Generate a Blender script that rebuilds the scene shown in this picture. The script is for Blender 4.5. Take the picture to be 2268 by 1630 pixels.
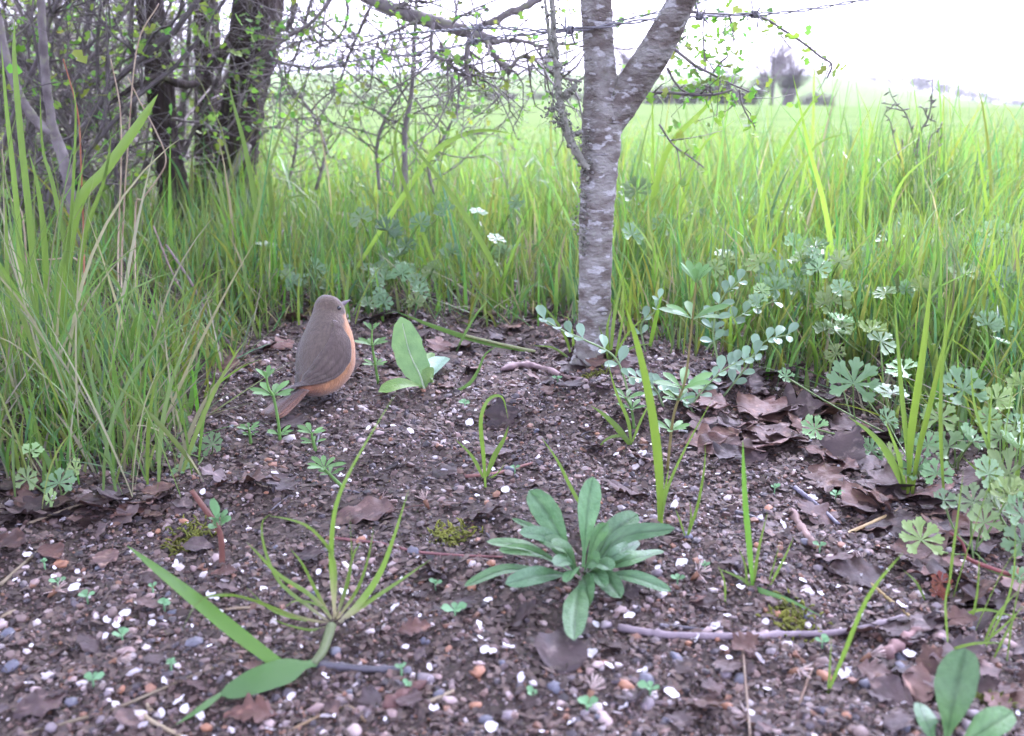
import bpy, math, random
import numpy as np
from mathutils import Vector

for o in list(bpy.data.objects):
    bpy.data.objects.remove(o)
sc = bpy.context.scene
COL = sc.collection
PI = math.pi

# ------------------------------------------------------------------ camera, sky, sun, exposure
CAM_H = 0.31                      # a small camera strapped low on a post
PITCH = math.radians(15.1)
FPX = 2325.6                      # focal length in pixels of a 2268 px wide picture
cam_d = bpy.data.cameras.new('camera')
cam_d.sensor_fit = 'HORIZONTAL'
cam_d.sensor_width = 36.0
cam_d.lens = 36.0 * FPX / 2268.0
cam_d.clip_start = 0.01
cam_d.clip_end = 3000.0
cam = bpy.data.objects.new('camera', cam_d)
COL.objects.link(cam)
cam.location = (0, 0, CAM_H)
cam.rotation_euler = (PI / 2 - PITCH, 0, 0)
sc.camera = cam
cam_d.dof.use_dof = True
cam_d.dof.focus_distance = 0.95
cam_d.dof.aperture_fstop = 11.0

SUN_EL, SUN_AZ = math.radians(52), math.radians(22)      # azimuth from +Y towards +X
world = bpy.data.worlds.new('World')
sc.world = world
world.use_nodes = True
nt = world.node_tree
bg = nt.nodes['Background']
sky = nt.nodes.new('ShaderNodeTexSky')
sky.sky_type = 'NISHITA'
sky.sun_disc = False
sky.sun_elevation = SUN_EL
sky.sun_rotation = SUN_AZ
sky.dust_density = 4.0
sky.air_density = 1.0
hs = nt.nodes.new('ShaderNodeHueSaturation')             # thin high cloud greys the blue
hs.inputs['Saturation'].default_value = 0.22
nt.links.new(sky.outputs[0], hs.inputs['Color'])
nt.links.new(hs.outputs[0], bg.inputs['Color'])
bg.inputs['Strength'].default_value = 0.15

sun_d = bpy.data.lights.new('sun', 'SUN')
sun_d.energy = 1.5
sun_d.angle = math.radians(14)
sun_d.color = (1.0, 0.95, 0.88)
sun = bpy.data.objects.new('sun', sun_d)
COL.objects.link(sun)
sdir = Vector((math.sin(SUN_AZ) * math.cos(SUN_EL), math.cos(SUN_AZ) * math.cos(SUN_EL), math.sin(SUN_EL)))
sun.rotation_euler = sdir.to_track_quat('Z', 'Y').to_euler()

vs = sc.view_settings
vs.view_transform = 'Standard'
vs.look = 'None'
vs.gamma = 1.0
vs.use_curve_mapping = False
vs.exposure = 2.85
vs.use_white_balance = True
vs.white_balance_temperature = 5400
vs.white_balance_tint = 34

sc.render.engine = 'CYCLES'
cy = sc.cycles
cy.use_denoising = True
cy.use_adaptive_sampling = True
cy.adaptive_threshold = 0.025
cy.max_bounces = 6
cy.diffuse_bounces = 3
cy.glossy_bounces = 2
cy.transmission_bounces = 3
cy.volume_bounces = 1
cy.transparent_max_bounces = 4
cy.caustics_reflective = False
cy.caustics_refractive = False
cy.sample_clamp_indirect = 6

# ------------------------------------------------------------------ numeric helpers
rng = np.random.default_rng(7)


def hash2(ix, iy, seed):
    h = np.sin(ix * 127.1 + iy * 311.7 + seed * 74.7) * 43758.5453
    return h - np.floor(h)


def vnoise(x, y, seed=0):
    ix, iy = np.floor(x), np.floor(y)
    fx, fy = x - ix, y - iy
    fx, fy = fx * fx * (3 - 2 * fx), fy * fy * (3 - 2 * fy)
    a, b = hash2(ix, iy, seed), hash2(ix + 1, iy, seed)
    c, d = hash2(ix, iy + 1, seed), hash2(ix + 1, iy + 1, seed)
    return (a * (1 - fx) + b * fx) * (1 - fy) + (c * (1 - fx) + d * fx) * fy - 0.5


def ss(a, b, x):
    t = np.clip((x - a) / (b - a), 0, 1)
    return t * t * (3 - 2 * t)


FAR_Y = [0, 5, 20, 40, 80, 120, 180, 260, 350, 420, 600, 1500]
FAR_Z = [0, 0, -0.13, -0.42, -1.25, -1.36, -0.45, 1.5, 3.9, 3.0, -8, -30]


def gz(x, y):
    x = np.asarray(x, float)
    y = np.asarray(y, float)
    near = 1 - ss(3.0, 7.0, y)
    z = near * (0.030 * vnoise(x * 3.1, y * 3.1, 1) + 0.014 * vnoise(x * 9, y * 9, 2)
                + 0.009 * vnoise(x * 24, y * 24, 3) + 0.004 * vnoise(x * 60, y * 60, 4))
    wob = 0.05 * np.sin(x * 9 + 1) + 0.08 * vnoise(x * 8, y * 8, 8)
    z = z + near * 0.022 * ss(0.93, 1.00, y + wob) * ss(0.02, 0.14, x)
    z = z + near * 0.018 * ss(0.28, 0.5, np.abs(x) - 0.1 * (y - 0.6)) * ss(0.5, 0.8, y)
    far = np.interp(y, FAR_Y, FAR_Z)
    ratio = x / np.maximum(y, 1.0)
    side = ss(150, 350, y) * np.clip(ratio - 0.297, 0, .6) * -51.8 - ss(60, 150, y) * np.clip(ratio - .25, 0, 1) * 8
    side = side - ss(15, 80, y) * ss(4, 30, x) * 0.35
    return z + far + side + ss(10, 60, y) * 0.5 * vnoise(x * 0.05, y * 0.05, 6)


CP, SP = math.cos(PITCH), math.sin(PITCH)


def ray(u, v):
    a, b = (u - 1134.0) / FPX, (v - 815.0) / FPX
    return np.array([a, CP - b * SP, -SP - b * CP])


def A(u, v, Y):                     # point seen at (u, v) at distance Y from the camera's plane
    d = ray(u, v)
    return np.array([0, 0, CAM_H]) + d * (Y / d[1])


def H(u, v, h=0.0):                 # point seen at (u, v) standing h above the ground
    d = ray(u, v)
    t = 0.2 * 1.03 ** np.arange(195)
    f = CAM_H + d[2] * t - gz(d[0] * t, d[1] * t) - h
    k = int(np.argmax(f <= 0)) if (f <= 0).any() else len(t) - 1
    t = np.linspace(t[max(k - 1, 0)], t[k], 60)
    f = CAM_H + d[2] * t - gz(d[0] * t, d[1] * t) - h
    k = int(np.argmax(f <= 0)) if (f <= 0).any() else 59
    return np.array([0, 0, CAM_H]) + d * t[k]


def G(u, v):
    return H(u, v, 0.0)


def proj(x, y, z):
    X, Y, Z = np.asarray(x), np.asarray(y), np.asarray(z) - CAM_H
    dep = Y * CP - Z * SP
    up = Y * SP + Z * CP
    return 1134 + FPX * X / dep, 815 - FPX * up / dep


def nrm(v):
    v = np.asarray(v, float)
    return v / (np.linalg.norm(v, axis=-1, keepdims=True) + 1e-12)


def spline(pts, n):                 # Catmull-Rom through the rows of pts
    P = np.asarray(pts, float)
    if len(P) == 2:
        t = np.linspace(0, 1, n)[:, None]
        return P[0] * (1 - t) + P[1] * t
    Q = np.vstack([2 * P[0] - P[1], P, 2 * P[-1] - P[-2]])
    out = []
    for t in np.linspace(0, len(P) - 1 - 1e-9, n):
        i = int(t); f = t - i
        a, b, c, d = Q[i], Q[i + 1], Q[i + 2], Q[i + 3]
        out.append(0.5 * (2 * b + (c - a) * f + (2 * a - 5 * b + 4 * c - d) * f * f + (3 * b - a - 3 * c + d) * f ** 3))
    return np.array(out)


# ------------------------------------------------------------------ saying where a small thing lies
ANCHORS = [(720, 810, 'the bird'), (910, 790, 'the upright dandelion leaf'), (1315, 790, 'the slim tree foot'), (1225, 835, 'the thick broken stick'), (1520, 850, 'the tall cleavers'),
           (1075, 1000, 'the hooked seedling'), (1457, 1050, 'the tall broad blade'), (1285, 1240, 'the large rosette plant'), (738, 1370, 'the splayed grass tuft'), (480, 1180, 'the red-stemmed seedling'),
           (430, 1330, 'the long straight blade'), (590, 1500, 'the trailing broad leaf'), (1560, 1407, 'the long stick middle'), (1900, 1395, 'the long stick end'), (1660, 1220, 'the stiff dark blade'),
           (1810, 1120, 'the slate-grey stick'), (2040, 1195, 'the round cranesbill leaf'), (1890, 860, 'the largest cranesbill leaf'), (2030, 980, 'the broad bright blades'), (2130, 1540, 'the corner rosette'),
           (895, 1540, 'the brown bark stub'), (790, 1480, 'the dark lichened stick'), (1245, 1458, 'the large pale lobed leaf'), (1560, 1580, 'the grey rounded leaf'), (280, 1555, 'the diagonal thin straw'),
           (608, 900, 'the cleavers by the tail'), (340, 1070, 'the nearest left tussock'), (815, 1150, 'the broad purple-brown leaf'), (60, 1170, 'the wide left-edge leaf'), (1840, 1500, 'the long thin leaning blade'),
           (720, 1040, 'the spreading cleavers'), (1700, 960, 'the litter bank'), (1190, 1570, 'the bottom edge'), (130, 1330, 'the left-edge seedlings'),
           (2040, 420, 'the dead weed'), (1800, 480, 'the crossing tall blades'), (900, 420, 'the slim sapling'), (520, 500, 'the thick leaning trunk'), (1330, 520, 'the slim tree'), (2220, 560, 'the meadow right edge'), (1680, 600, 'the vetch sprays'), (740, 620, 'the plants behind the bird'), (600, 640, 'the dark broad blades'), (1080, 600, 'the slanting meadow blade'), (1720, 760, 'the vetch spray'), (1980, 620, 'the dead weed foot')]
SEEN = {}


def where(u, v):
    d = [math.hypot(u - a, (v - b) * 1.3) for a, b, _ in ANCHORS]
    i = int(np.argmin(d))
    a, b, name = ANCHORS[i]
    dx, dy = u - a, (v - b) * 1.3
    far = 'just ' if d[i] < 75 else ''
    s = ('right of' if dx > 0 else 'left of') if abs(dx) > abs(dy) * 1.6 else (('in front of' if dy > 0 else 'behind') if abs(dy) > abs(dx) * 1.6 else (('in front and right of' if dx > 0 else 'in front and left of') if dy > 0 else ('behind and right of' if dx > 0 else 'behind and left of')))
    return far + s + ' ' + name


# ------------------------------------------------------------------ mesh helpers
class MB:
    def __init__(s):
        s.V, s.F3, s.F4, s.T, s.n = [], [], [], [], 0

    def add(s, V, F, tint=(1, 1, 1)):
        V = np.asarray(V, float)
        for f in F:
            f = np.asarray(f)
            if f.ndim == 2:
                (s.F3 if f.shape[1] == 3 else s.F4).append(f + s.n)
        s.V.append(V)
        t = np.asarray(tint, float)
        s.T.append(np.broadcast_to(t, (len(V), 3)) if t.ndim < 2 else t)
        s.n += len(V)
        return s

    def arrays(s):
        V = np.vstack(s.V)
        T = np.vstack(s.T)
        f3 = np.vstack(s.F3) if s.F3 else np.zeros((0, 3), int)
        f4 = np.vstack(s.F4) if s.F4 else np.zeros((0, 4), int)
        return V, f3, f4, T


def make_mesh(name, mb, mat, base=(0, 0, 0), smooth=True):
    V, f3, f4, T = mb.arrays()
    V = V - np.asarray(base, float)
    me = bpy.data.meshes.new(name)
    n3, n4 = len(f3), len(f4)
    me.vertices.add(len(V))
    me.vertices.foreach_set('co', V.astype(np.float32).ravel())
    loops = np.concatenate([f3.ravel(), f4.ravel()]).astype(np.int32)
    me.loops.add(len(loops))
    me.loops.foreach_set('vertex_index', loops)
    me.polygons.add(n3 + n4)
    starts = np.concatenate([np.arange(n3) * 3, n3 * 3 + np.arange(n4) * 4]).astype(np.int32)
    me.polygons.foreach_set('loop_start', starts)
    me.polygons.foreach_set('use_smooth', np.full(n3 + n4, smooth))
    me.update(calc_edges=True)
    at = me.attributes.new('tint', 'FLOAT_COLOR', 'POINT')
    c = np.ones((len(V), 4), np.float32)
    c[:, :3] = T
    at.data.foreach_set('color', c.ravel())
    if mat is not None:
        me.materials.append(mat)
    return me


def tag(o, label=None, cat=None, group=None, kind=None):
    if label: o['label'] = label
    if cat: o['category'] = cat
    if group: o['group'] = group
    if kind: o['kind'] = kind
    return o


class Thing:                        # an Empty at the thing's base that parents its parts
    def __init__(s, name, label, cat, base, group=None):
        s.base = np.asarray(base, float)
        s.o = bpy.data.objects.new(name, None)
        s.o.empty_display_size = 0.02
        s.o.location = s.base
        COL.objects.link(s.o)
        tag(s.o, label, cat, group)

    def part(s, name, mb, mat, parent=None, smooth=True, label=None, kind=None):
        o = bpy.data.objects.new(name, make_mesh(name, mb, mat, s.base, smooth))
        o.parent = parent or s.o
        COL.objects.link(o)
        tag(o, label, None, None, kind)
        return o


def single(name, mb, mat, label, cat, base, group=None, kind=None, smooth=True):
    o = bpy.data.objects.new(name, make_mesh(name, mb, mat, base, smooth))
    o.location = base
    COL.objects.link(o)
    return tag(o, label, cat, group, kind)


def frames(P):
    T = nrm(np.gradient(P, axis=0))
    N = np.zeros_like(P)
    n = np.cross(T[0], [0.31, 0.2, 0.93])
    if np.linalg.norm(n) < 1e-3:
        n = np.cross(T[0], [1, 0, 0])
    n = nrm(n)
    for i in range(len(P)):
        n = n - T[i] * np.dot(n, T[i])
        n = nrm(n)
        N[i] = n
    return T, N, np.cross(T, N)


def tube(P, R, k=6, lump=0.0, seed=0, lobes=0):
    P = np.asarray(P, float)
    R = np.broadcast_to(np.asarray(R, float), (len(P),))
    T, N, B = frames(P)
    a = np.arange(k) * 2 * PI / k
    rr = R[:, None] * np.ones(k)
    if lump:
        r = np.random.default_rng(seed)
        rr = rr * (1 + lump * (r.random((len(P), k)) - 0.5))
    if lobes:
        rr = rr * (1 + 0.08 * np.cos(a * lobes + seed)[None, :])
    V = P[:, None, :] + rr[:, :, None] * (np.cos(a)[None, :, None] * N[:, None, :] + np.sin(a)[None, :, None] * B[:, None, :])
    n = len(P)
    i, j = np.meshgrid(np.arange(n - 1), np.arange(k), indexing='ij')
    q = np.stack([i * k + j, i * k + (j + 1) % k, (i + 1) * k + (j + 1) % k, (i + 1) * k + j], -1).reshape(-1, 4)
    V = np.vstack([V.reshape(-1, 3), P[0], P[-1]])
    jj = np.arange(k)
    c0 = np.stack([np.full(k, n * k), (jj + 1) % k, jj], -1)
    c1 = np.stack([np.full(k, n * k + 1), (n - 1) * k + jj, (n - 1) * k + (jj + 1) % k], -1)
    return V, [q, c0, c1]


def grid_faces(n, m):
    i, j = np.meshgrid(np.arange(n - 1), np.arange(m - 1), indexing='ij')
    return np.stack([i * m + j, i * m + j + 1, (i + 1) * m + j + 1, (i + 1) * m + j], -1).reshape(-1, 4)


def ribbon(P, W, side=None, fold=0.25, toward=None, m=3):
    """A leaf blade along P with half-widths W, folded along its midrib."""
    P = np.asarray(P, float)
    T = nrm(np.gradient(P, axis=0))
    if side is None:
        view = nrm(P - np.array([0, 0, CAM_H])) if toward is None else -np.asarray(toward, float)
        S = nrm(np.cross(T, view))
    else:
        S = nrm(np.broadcast_to(np.asarray(side, float), P.shape) - T * np.sum(T * side, -1, keepdims=True))
    Nn = nrm(np.cross(S, T))
    W = np.asarray(W)[:, None]
    cols = []
    for t in np.linspace(-1, 1, m):
        cols.append(P + S * W * t + Nn * W * fold * abs(t))
    V = np.stack(cols, 1).reshape(-1, 3)
    return V, [grid_faces(len(P), m)]


def blade_w(n, w, tip=2.2, base=0.55):
    s = np.linspace(0, 1, n)
    return w * (base + (1 - base) * ss(0, 0.3, s)) * np.maximum(1 - s ** tip, 0.02)


def leaf_w(n, w, base=0.12, peak=0.62):
    s = np.linspace(0, 1, n)
    a = np.where(s < peak, ss(0, peak, s) ** 0.9, np.sqrt(np.maximum(1 - ((s - peak) / (1 - peak)) ** 2.3, 0)))
    return w * np.maximum(base * (1 - s), a).clip(0.03)


def rot(yaw, pitch, roll):          # arrays of rotation matrices Rz * Rx * Ry
    cy_, sy = np.cos(yaw), np.sin(yaw)
    cx, sx = np.cos(pitch), np.sin(pitch)
    cr, sr = np.cos(roll), np.sin(roll)
    o, z = np.ones_like(cy_), np.zeros_like(cy_)
    Rz = np.stack([cy_, -sy, z, sy, cy_, z, z, z, o], -1).reshape(-1, 3, 3)
    Rx = np.stack([o, z, z, z, cx, -sx, z, sx, cx], -1).reshape(-1, 3, 3)
    Ry = np.stack([cr, z, sr, z, o, z, -sr, z, cr], -1).reshape(-1, 3, 3)
    return Rz @ Rx @ Ry


def scatter(mb, V, F, P, R, S, tint):
    """Many copies of a small template in one mesh."""
    V = np.asarray(V, float)
    n, k = len(P), len(V)
    S = np.asarray(S, float)
    if S.ndim == 1: S = np.repeat(S[:, None], 3, 1)
    W = np.einsum('nij,nkj->nki', R, V[None] * S[:, None, :]) + P[:, None, :]
    off = (np.arange(n) * k)[:, None, None]
    Fs = [(np.asarray(f)[None] + off).reshape(-1, np.asarray(f).shape[1]) for f in F]
    mb.add(W.reshape(-1, 3), Fs, np.repeat(tint, k, 0))


def ico(sub=0):
    t = (1 + 5 ** .5) / 2
    V = [(-1, t, 0), (1, t, 0), (-1, -t, 0), (1, -t, 0), (0, -1, t), (0, 1, t), (0, -1, -t), (0, 1, -t), (t, 0, -1), (t, 0, 1), (-t, 0, -1), (-t, 0, 1)]
    V = [np.array(v) / math.sqrt(1 + t * t) for v in V]
    F = [(0, 11, 5), (0, 5, 1), (0, 1, 7), (0, 7, 10), (0, 10, 11), (1, 5, 9), (5, 11, 4), (11, 10, 2), (10, 7, 6), (7, 1, 8), (3, 9, 4), (3, 4, 2), (3, 2, 6), (3, 6, 8), (3, 8, 9), (4, 9, 5), (2, 4, 11), (6, 2, 10), (8, 6, 7), (9, 8, 1)]
    for _ in range(sub):
        cache, G2 = {}, []
        def mid(a, b):
            k = (min(a, b), max(a, b))
            if k not in cache:
                V.append(nrm(V[a] + V[b])); cache[k] = len(V) - 1
            return cache[k]
        for a, b, c in F:
            x, y, z = mid(a, b), mid(b, c), mid(c, a)
            G2 += [(a, x, z), (b, y, x), (c, z, y), (x, y, z)]
        F = G2
    return np.array(V), np.array(F)


# ------------------------------------------------------------------ materials
def mat(name, c1, c2=None, nscale=30.0, rough=0.6, spec=0.3, trans=0.0, var=0.25, bump=0.0, bscale=200.0,
        stretch=(1, 1, 1), tcol=None, c3=None, n3scale=60.0, n3lo=0.58, n3hi=0.66, sheen=0.0, detail=4.0, bdist=0.002, contrast=(0.3, 0.7)):
    m = bpy.data.materials.new(name)
    m.use_nodes = True
    n, l = m.node_tree.nodes, m.node_tree.links
    pb = n['Principled BSDF']
    out = n['Material Output']
    geo = n.new('ShaderNodeNewGeometry')
    mp = n.new('ShaderNodeMapping')
    mp.inputs['Scale'].default_value = stretch
    l.new(geo.outputs['Position'], mp.inputs['Vector'])
    def noise(scale, det=detail):
        t = n.new('ShaderNodeTexNoise')
        t.inputs['Scale'].default_value = scale
        t.inputs['Detail'].default_value = det
        l.new(mp.outputs[0], t.inputs['Vector'])
        return t
    def mix(f, a, b, mode='MIX'):
        x = n.new('ShaderNodeMix')
        x.data_type = 'RGBA'
        x.blend_type = mode
        for s, val in ((x.inputs['Factor'], f), (x.inputs[6], a), (x.inputs[7], b)):
            if hasattr(val, 'is_output'): l.new(val, s)
            else: s.default_value = val if isinstance(val, (int, float)) else (*val, 1)
        return x.outputs[2]
    def ramp(src, lo, hi):
        r = n.new('ShaderNodeMapRange')
        l.new(src, r.inputs['Value'])
        r.inputs['From Min'].default_value = lo
        r.inputs['From Max'].default_value = hi
        return r.outputs[0]
    col = c1
    if c2 is not None:
        col = mix(ramp(noise(nscale).outputs['Fac'], *contrast), c1, c2)
    if c3 is not None:
        col = mix(ramp(noise(n3scale, 3).outputs['Fac'], n3lo, n3hi), col, c3)
    at = n.new('ShaderNodeAttribute')
    at.attribute_name = 'tint'
    col = mix(1.0, col, at.outputs['Color'], 'MULTIPLY')
    oi = n.new('ShaderNodeObjectInfo')
    h = n.new('ShaderNodeHueSaturation')
    mr = n.new('ShaderNodeMapRange')
    l.new(oi.outputs['Random'], mr.inputs['Value'])
    mr.inputs['To Min'].default_value = 1 - var
    mr.inputs['To Max'].default_value = 1 + var
    l.new(mr.outputs[0], h.inputs['Value'])
    l.new(col, h.inputs['Color'])
    col = h.outputs[0]
    l.new(col, pb.inputs['Base Color'])
    pb.inputs['Roughness'].default_value = rough
    pb.inputs['Specular IOR Level'].default_value = spec
    if sheen:
        pb.inputs['Sheen Weight'].default_value = sheen
    if bump:
        b = n.new('ShaderNodeBump')
        b.inputs['Strength'].default_value = bump
        b.inputs['Distance'].default_value = bdist
        l.new(noise(bscale, 5).outputs['Fac'], b.inputs['Height'])
        l.new(b.outputs[0], pb.inputs['Normal'])
    if trans:
        tr = n.new('ShaderNodeBsdfTranslucent')
        if tcol:
            l.new(mix(1.0, col, tcol, 'MULTIPLY'), tr.inputs['Color'])
        else:
            l.new(col, tr.inputs['Color'])
        ms = n.new('ShaderNodeMixShader')
        ms.inputs[0].default_value = trans
        l.new(pb.outputs[0], ms.inputs[1])
        l.new(tr.outputs[0], ms.inputs[2])
        l.new(ms.outputs[0], out.inputs['Surface'])
    return m


M = {}
M['grass'] = mat('grass', (0.152, 0.240, 0.046), rough=0.42, spec=0.45, trans=0.45, var=0.12, tcol=(1.1, 1.15, 0.75))
M['straw'] = mat('straw', (0.38, 0.32, 0.21), (0.26, 0.185, 0.115), 60, rough=0.6, trans=0.2, var=0.25)
M['rosette'] = mat('rosette_leaf', (0.095, 0.20, 0.08), (0.15, 0.27, 0.12), 90, rough=0.38, spec=0.5, trans=0.25, var=0.12, bump=0.6, bscale=520, bdist=0.0012, tcol=(1.2, 1.3, 0.7))
M['cleaver'] = mat('cleavers', (0.15, 0.29, 0.09), rough=0.5, spec=0.35, trans=0.3, var=0.18)
M['vetch'] = mat('vetch', (0.19, 0.30, 0.17), (0.22, 0.33, 0.22), 40, rough=0.4, spec=0.5, trans=0.25, var=0.12)
M['crane'] = mat('cranesbill', (0.155, 0.275, 0.11), (0.21, 0.33, 0.16), 50, rough=0.42, spec=0.45, trans=0.25, var=0.2, bump=0.2, bscale=300)
M['crane_red'] = mat('cranesbill_red', (0.19, 0.035, 0.028), (0.16, 0.07, 0.03), 60, rough=0.45, trans=0.3)
M['redstem'] = mat('red_stem', (0.13, 0.052, 0.04), (0.19, 0.09, 0.06), 90, rough=0.5, var=0.15)
M['seedling'] = mat('seedling', (0.18, 0.36, 0.16), rough=0.45, spec=0.4, trans=0.3, var=0.2)
M['hawleaf'] = mat('hawthorn_leaf', (0.22, 0.36, 0.08), (0.15, 0.28, 0.06), 30, rough=0.5, trans=0.5, var=0.15, tcol=(1.2, 1.25, 0.7))
M['dead'] = mat('dead_leaf', (0.095, 0.062, 0.052), (0.048, 0.033, 0.031), 70, rough=0.58, spec=0.35, trans=0.06, var=0.42, bump=0.45, bscale=260, bdist=0.0015, c3=(0.15, 0.105, 0.085), n3scale=120, n3lo=.56, n3hi=.68)
M['petal'] = mat('petal', (0.86, 0.83, 0.82), (0.78, 0.70, 0.70), 200, rough=0.5, trans=0.15, var=0.1)
M['pebble'] = mat('pebble', (1, 1, 1), (0.75, 0.72, 0.72), 350, rough=0.55, spec=0.4, var=0.0, bump=0.25, bscale=900, bdist=0.0006)
M['litter'] = mat('litter', (0.115, 0.08, 0.062), (0.05, 0.037, 0.033), 300, rough=0.7, var=0.0)
M['moss'] = mat('moss', (0.20, 0.20, 0.03), (0.12, 0.14, 0.025), 80, rough=0.8, trans=0.2, var=0.2)
M['stick'] = mat('stick', (0.21, 0.15, 0.14), (0.13, 0.095, 0.09), 90, rough=0.6, var=0.35, bump=0.5, bscale=400, bdist=0.001)
M['darkstick'] = mat('dark_stick', (0.075, 0.065, 0.075), (0.12, 0.11, 0.12), 140, rough=0.45, spec=0.5, var=0.2, bump=0.4, bscale=500, bdist=0.001)
M['lichen'] = mat('lichen', (0.27, 0.26, 0.21), (0.14, 0.14, 0.10), 150, rough=0.9, var=0.15, bump=0.6, bscale=600)
M['bark'] = mat('smooth_bark', (0.275, 0.258, 0.222), (0.135, 0.110, 0.090), 38, rough=0.8, var=0.0, stretch=(1, 1, 1.9),
                c3=(0.40, 0.385, 0.36), n3scale=60, n3lo=0.57, n3hi=0.63, bump=1.0, bscale=150, bdist=0.004, detail=8.0, contrast=(0.38, 0.60))
M['roughbark'] = mat('rough_bark', (0.085, 0.062, 0.055), (0.035, 0.026, 0.024), 60, rough=0.85, var=0.15, stretch=(1, 1, 0.3),
                     c3=(0.13, 0.12, 0.07), n3scale=55, n3lo=0.60, n3hi=0.70, bump=1.0, bscale=75, bdist=0.012)
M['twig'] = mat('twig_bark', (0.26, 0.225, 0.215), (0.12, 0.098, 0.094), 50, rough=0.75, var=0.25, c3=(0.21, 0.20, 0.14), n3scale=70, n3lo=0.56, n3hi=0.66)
M['wire'] = mat('galvanised_wire', (0.22, 0.22, 0.24), (0.13, 0.11, 0.11), 160, rough=0.5, spec=0.5, var=0.0)
M['fartree'] = mat('far_twigs', (0.10, 0.082, 0.078), rough=0.85, var=0.15)
M['farhedge'] = mat('far_hedge', (0.075, 0.075, 0.05), (0.10, 0.082, 0.07), 3, rough=0.85, trans=0.15, var=0.25)

# ------------------------------------------------------------------ ground
BU = [-900, -400, 0, 150, 330, 430, 480, 560, 640, 900, 1100, 1280, 1420, 1560, 1700, 1850, 2000, 2150, 2268, 2700, 3400]
BV = [1180, 1150, 1090, 1080, 1050, 960, 850, 748, 715, 706, 715, 725, 750, 810, 865, 890, 955, 1005, 1035, 1120, 1250]


def grassline(u):
    return np.interp(u, BU, BV)


def axis(a, b, step, grow, end):
    core = list(np.arange(a, b, step))
    s, p = step, b
    while p < end:
        core.append(p)
        s *= grow
        p += s
    core.append(end)
    return core


ys = np.array([-600, -200, -60, -20, -6, -2, -0.8, -0.3, 0.0, 0.2, 0.3] + axis(0.36, 1.7, 0.0085, 1.07, 1500))
xr = axis(0.0, 0.85, 0.0085, 1.09, 900)
xs = np.array([-x for x in xr[:0:-1]] + xr)
XX, YY = np.meshgrid(xs, ys, indexing='ij')
ZZ = gz(XX, np.maximum(YY, -1))
mb = MB()
gv = np.stack([XX, YY, ZZ], -1).reshape(-1, 3)
mb.add(gv, [grid_faces(len(xs), len(ys))[:, ::-1]])

gm = bpy.data.materials.new('soil_and_turf')
gm.use_nodes = True
n, l = gm.node_tree.nodes, gm.node_tree.links
pb = n['Principled BSDF']
geo = n.new('ShaderNodeNewGeometry')
def gnoise(s, d=5):
    t = n.new('ShaderNodeTexNoise')
    t.inputs['Scale'].default_value = s
    t.inputs['Detail'].default_value = d
    l.new(geo.outputs['Position'], t.inputs['Vector'])
    return t.outputs['Fac']
def cramp(src, stops):
    r = n.new('ShaderNodeValToRGB')
    l.new(src, r.inputs[0])
    e = r.color_ramp.elements
    e[0].position, e[0].color = stops[0][0], (*stops[0][1], 1)
    e[1].position, e[1].color = stops[-1][0], (*stops[-1][1], 1)
    for p, c in stops[1:-1]:
        x = e.new(p); x.color = (*c, 1)
    return r.outputs[0]
def gmix(f, a, b):
    x = n.new('ShaderNodeMix')
    x.data_type = 'RGBA'
    for s, val in ((x.inputs['Factor'], f), (x.inputs[6], a), (x.inputs[7], b)):
        l.new(val, s)
    return x.outputs[2]
soil = gmix(gnoise(14, 3), cramp(gnoise(190), [(0.3, (0.020, 0.014, 0.012)), (0.5, (0.058, 0.039, 0.030)), (0.7, (0.11, 0.078, 0.062))]),
            cramp(gnoise(330), [(0.32, (0.018, 0.013, 0.011)), (0.55, (0.048, 0.033, 0.026)), (0.72, (0.14, 0.10, 0.085))]))
turf = gmix(gnoise(0.3, 4), cramp(gnoise(9), [(0.3, (0.045, 0.075, 0.022)), (0.7, (0.10, 0.145, 0.05))]),
            cramp(gnoise(1.2), [(0.35, (0.06, 0.092, 0.03)), (0.65, (0.115, 0.15, 0.06))]))
ga = n.new('ShaderNodeAttribute')
ga.attribute_name = 'grassy'
l.new(gmix(ga.outputs['Fac'], soil, turf), pb.inputs['Base Color'])
pb.inputs['Roughness'].default_value = 0.75
sr_ = n.new('ShaderNodeMapRange')                         # turf scatters, it does not shine
l.new(ga.outputs['Fac'], sr_.inputs['Value'])
sr_.inputs['To Min'].default_value = 0.3
sr_.inputs['To Max'].default_value = 0.0
l.new(sr_.outputs[0], pb.inputs['Specular IOR Level'])
bp = n.new('ShaderNodeBump')
bp.inputs['Strength'].default_value = 0.9
bp.inputs['Distance'].default_value = 0.004
l.new(gnoise(160, 6), bp.inputs['Height'])
l.new(bp.outputs[0], pb.inputs['Normal'])
ground = single('ground', mb, gm, 'dark gravelly soil running back into a bright green field', None, (0, 0, 0), kind='structure')
fa = ground.data.attributes.new('grassy', 'FLOAT', 'POINT')
fa.data.foreach_set('value', ss(2.6, 4.5, gv[:, 1] + 0.8 * vnoise(gv[:, 0] * 3, gv[:, 1] * 3, 5)).astype(np.float32))

# ------------------------------------------------------------------ gravel, litter (nobody could count it)
def soil_points(N, y0=0.40, y1=1.75, over=25):
    y = y0 * (y1 / y0) ** rng.random(N)
    x = (rng.random(N) * 2 - 1) * (0.52 * y + 0.06)
    u, v = proj(x, y, 0)
    k = v > grassline(u) - over - 60 * rng.random(N)
    return x[k], y[k]


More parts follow.
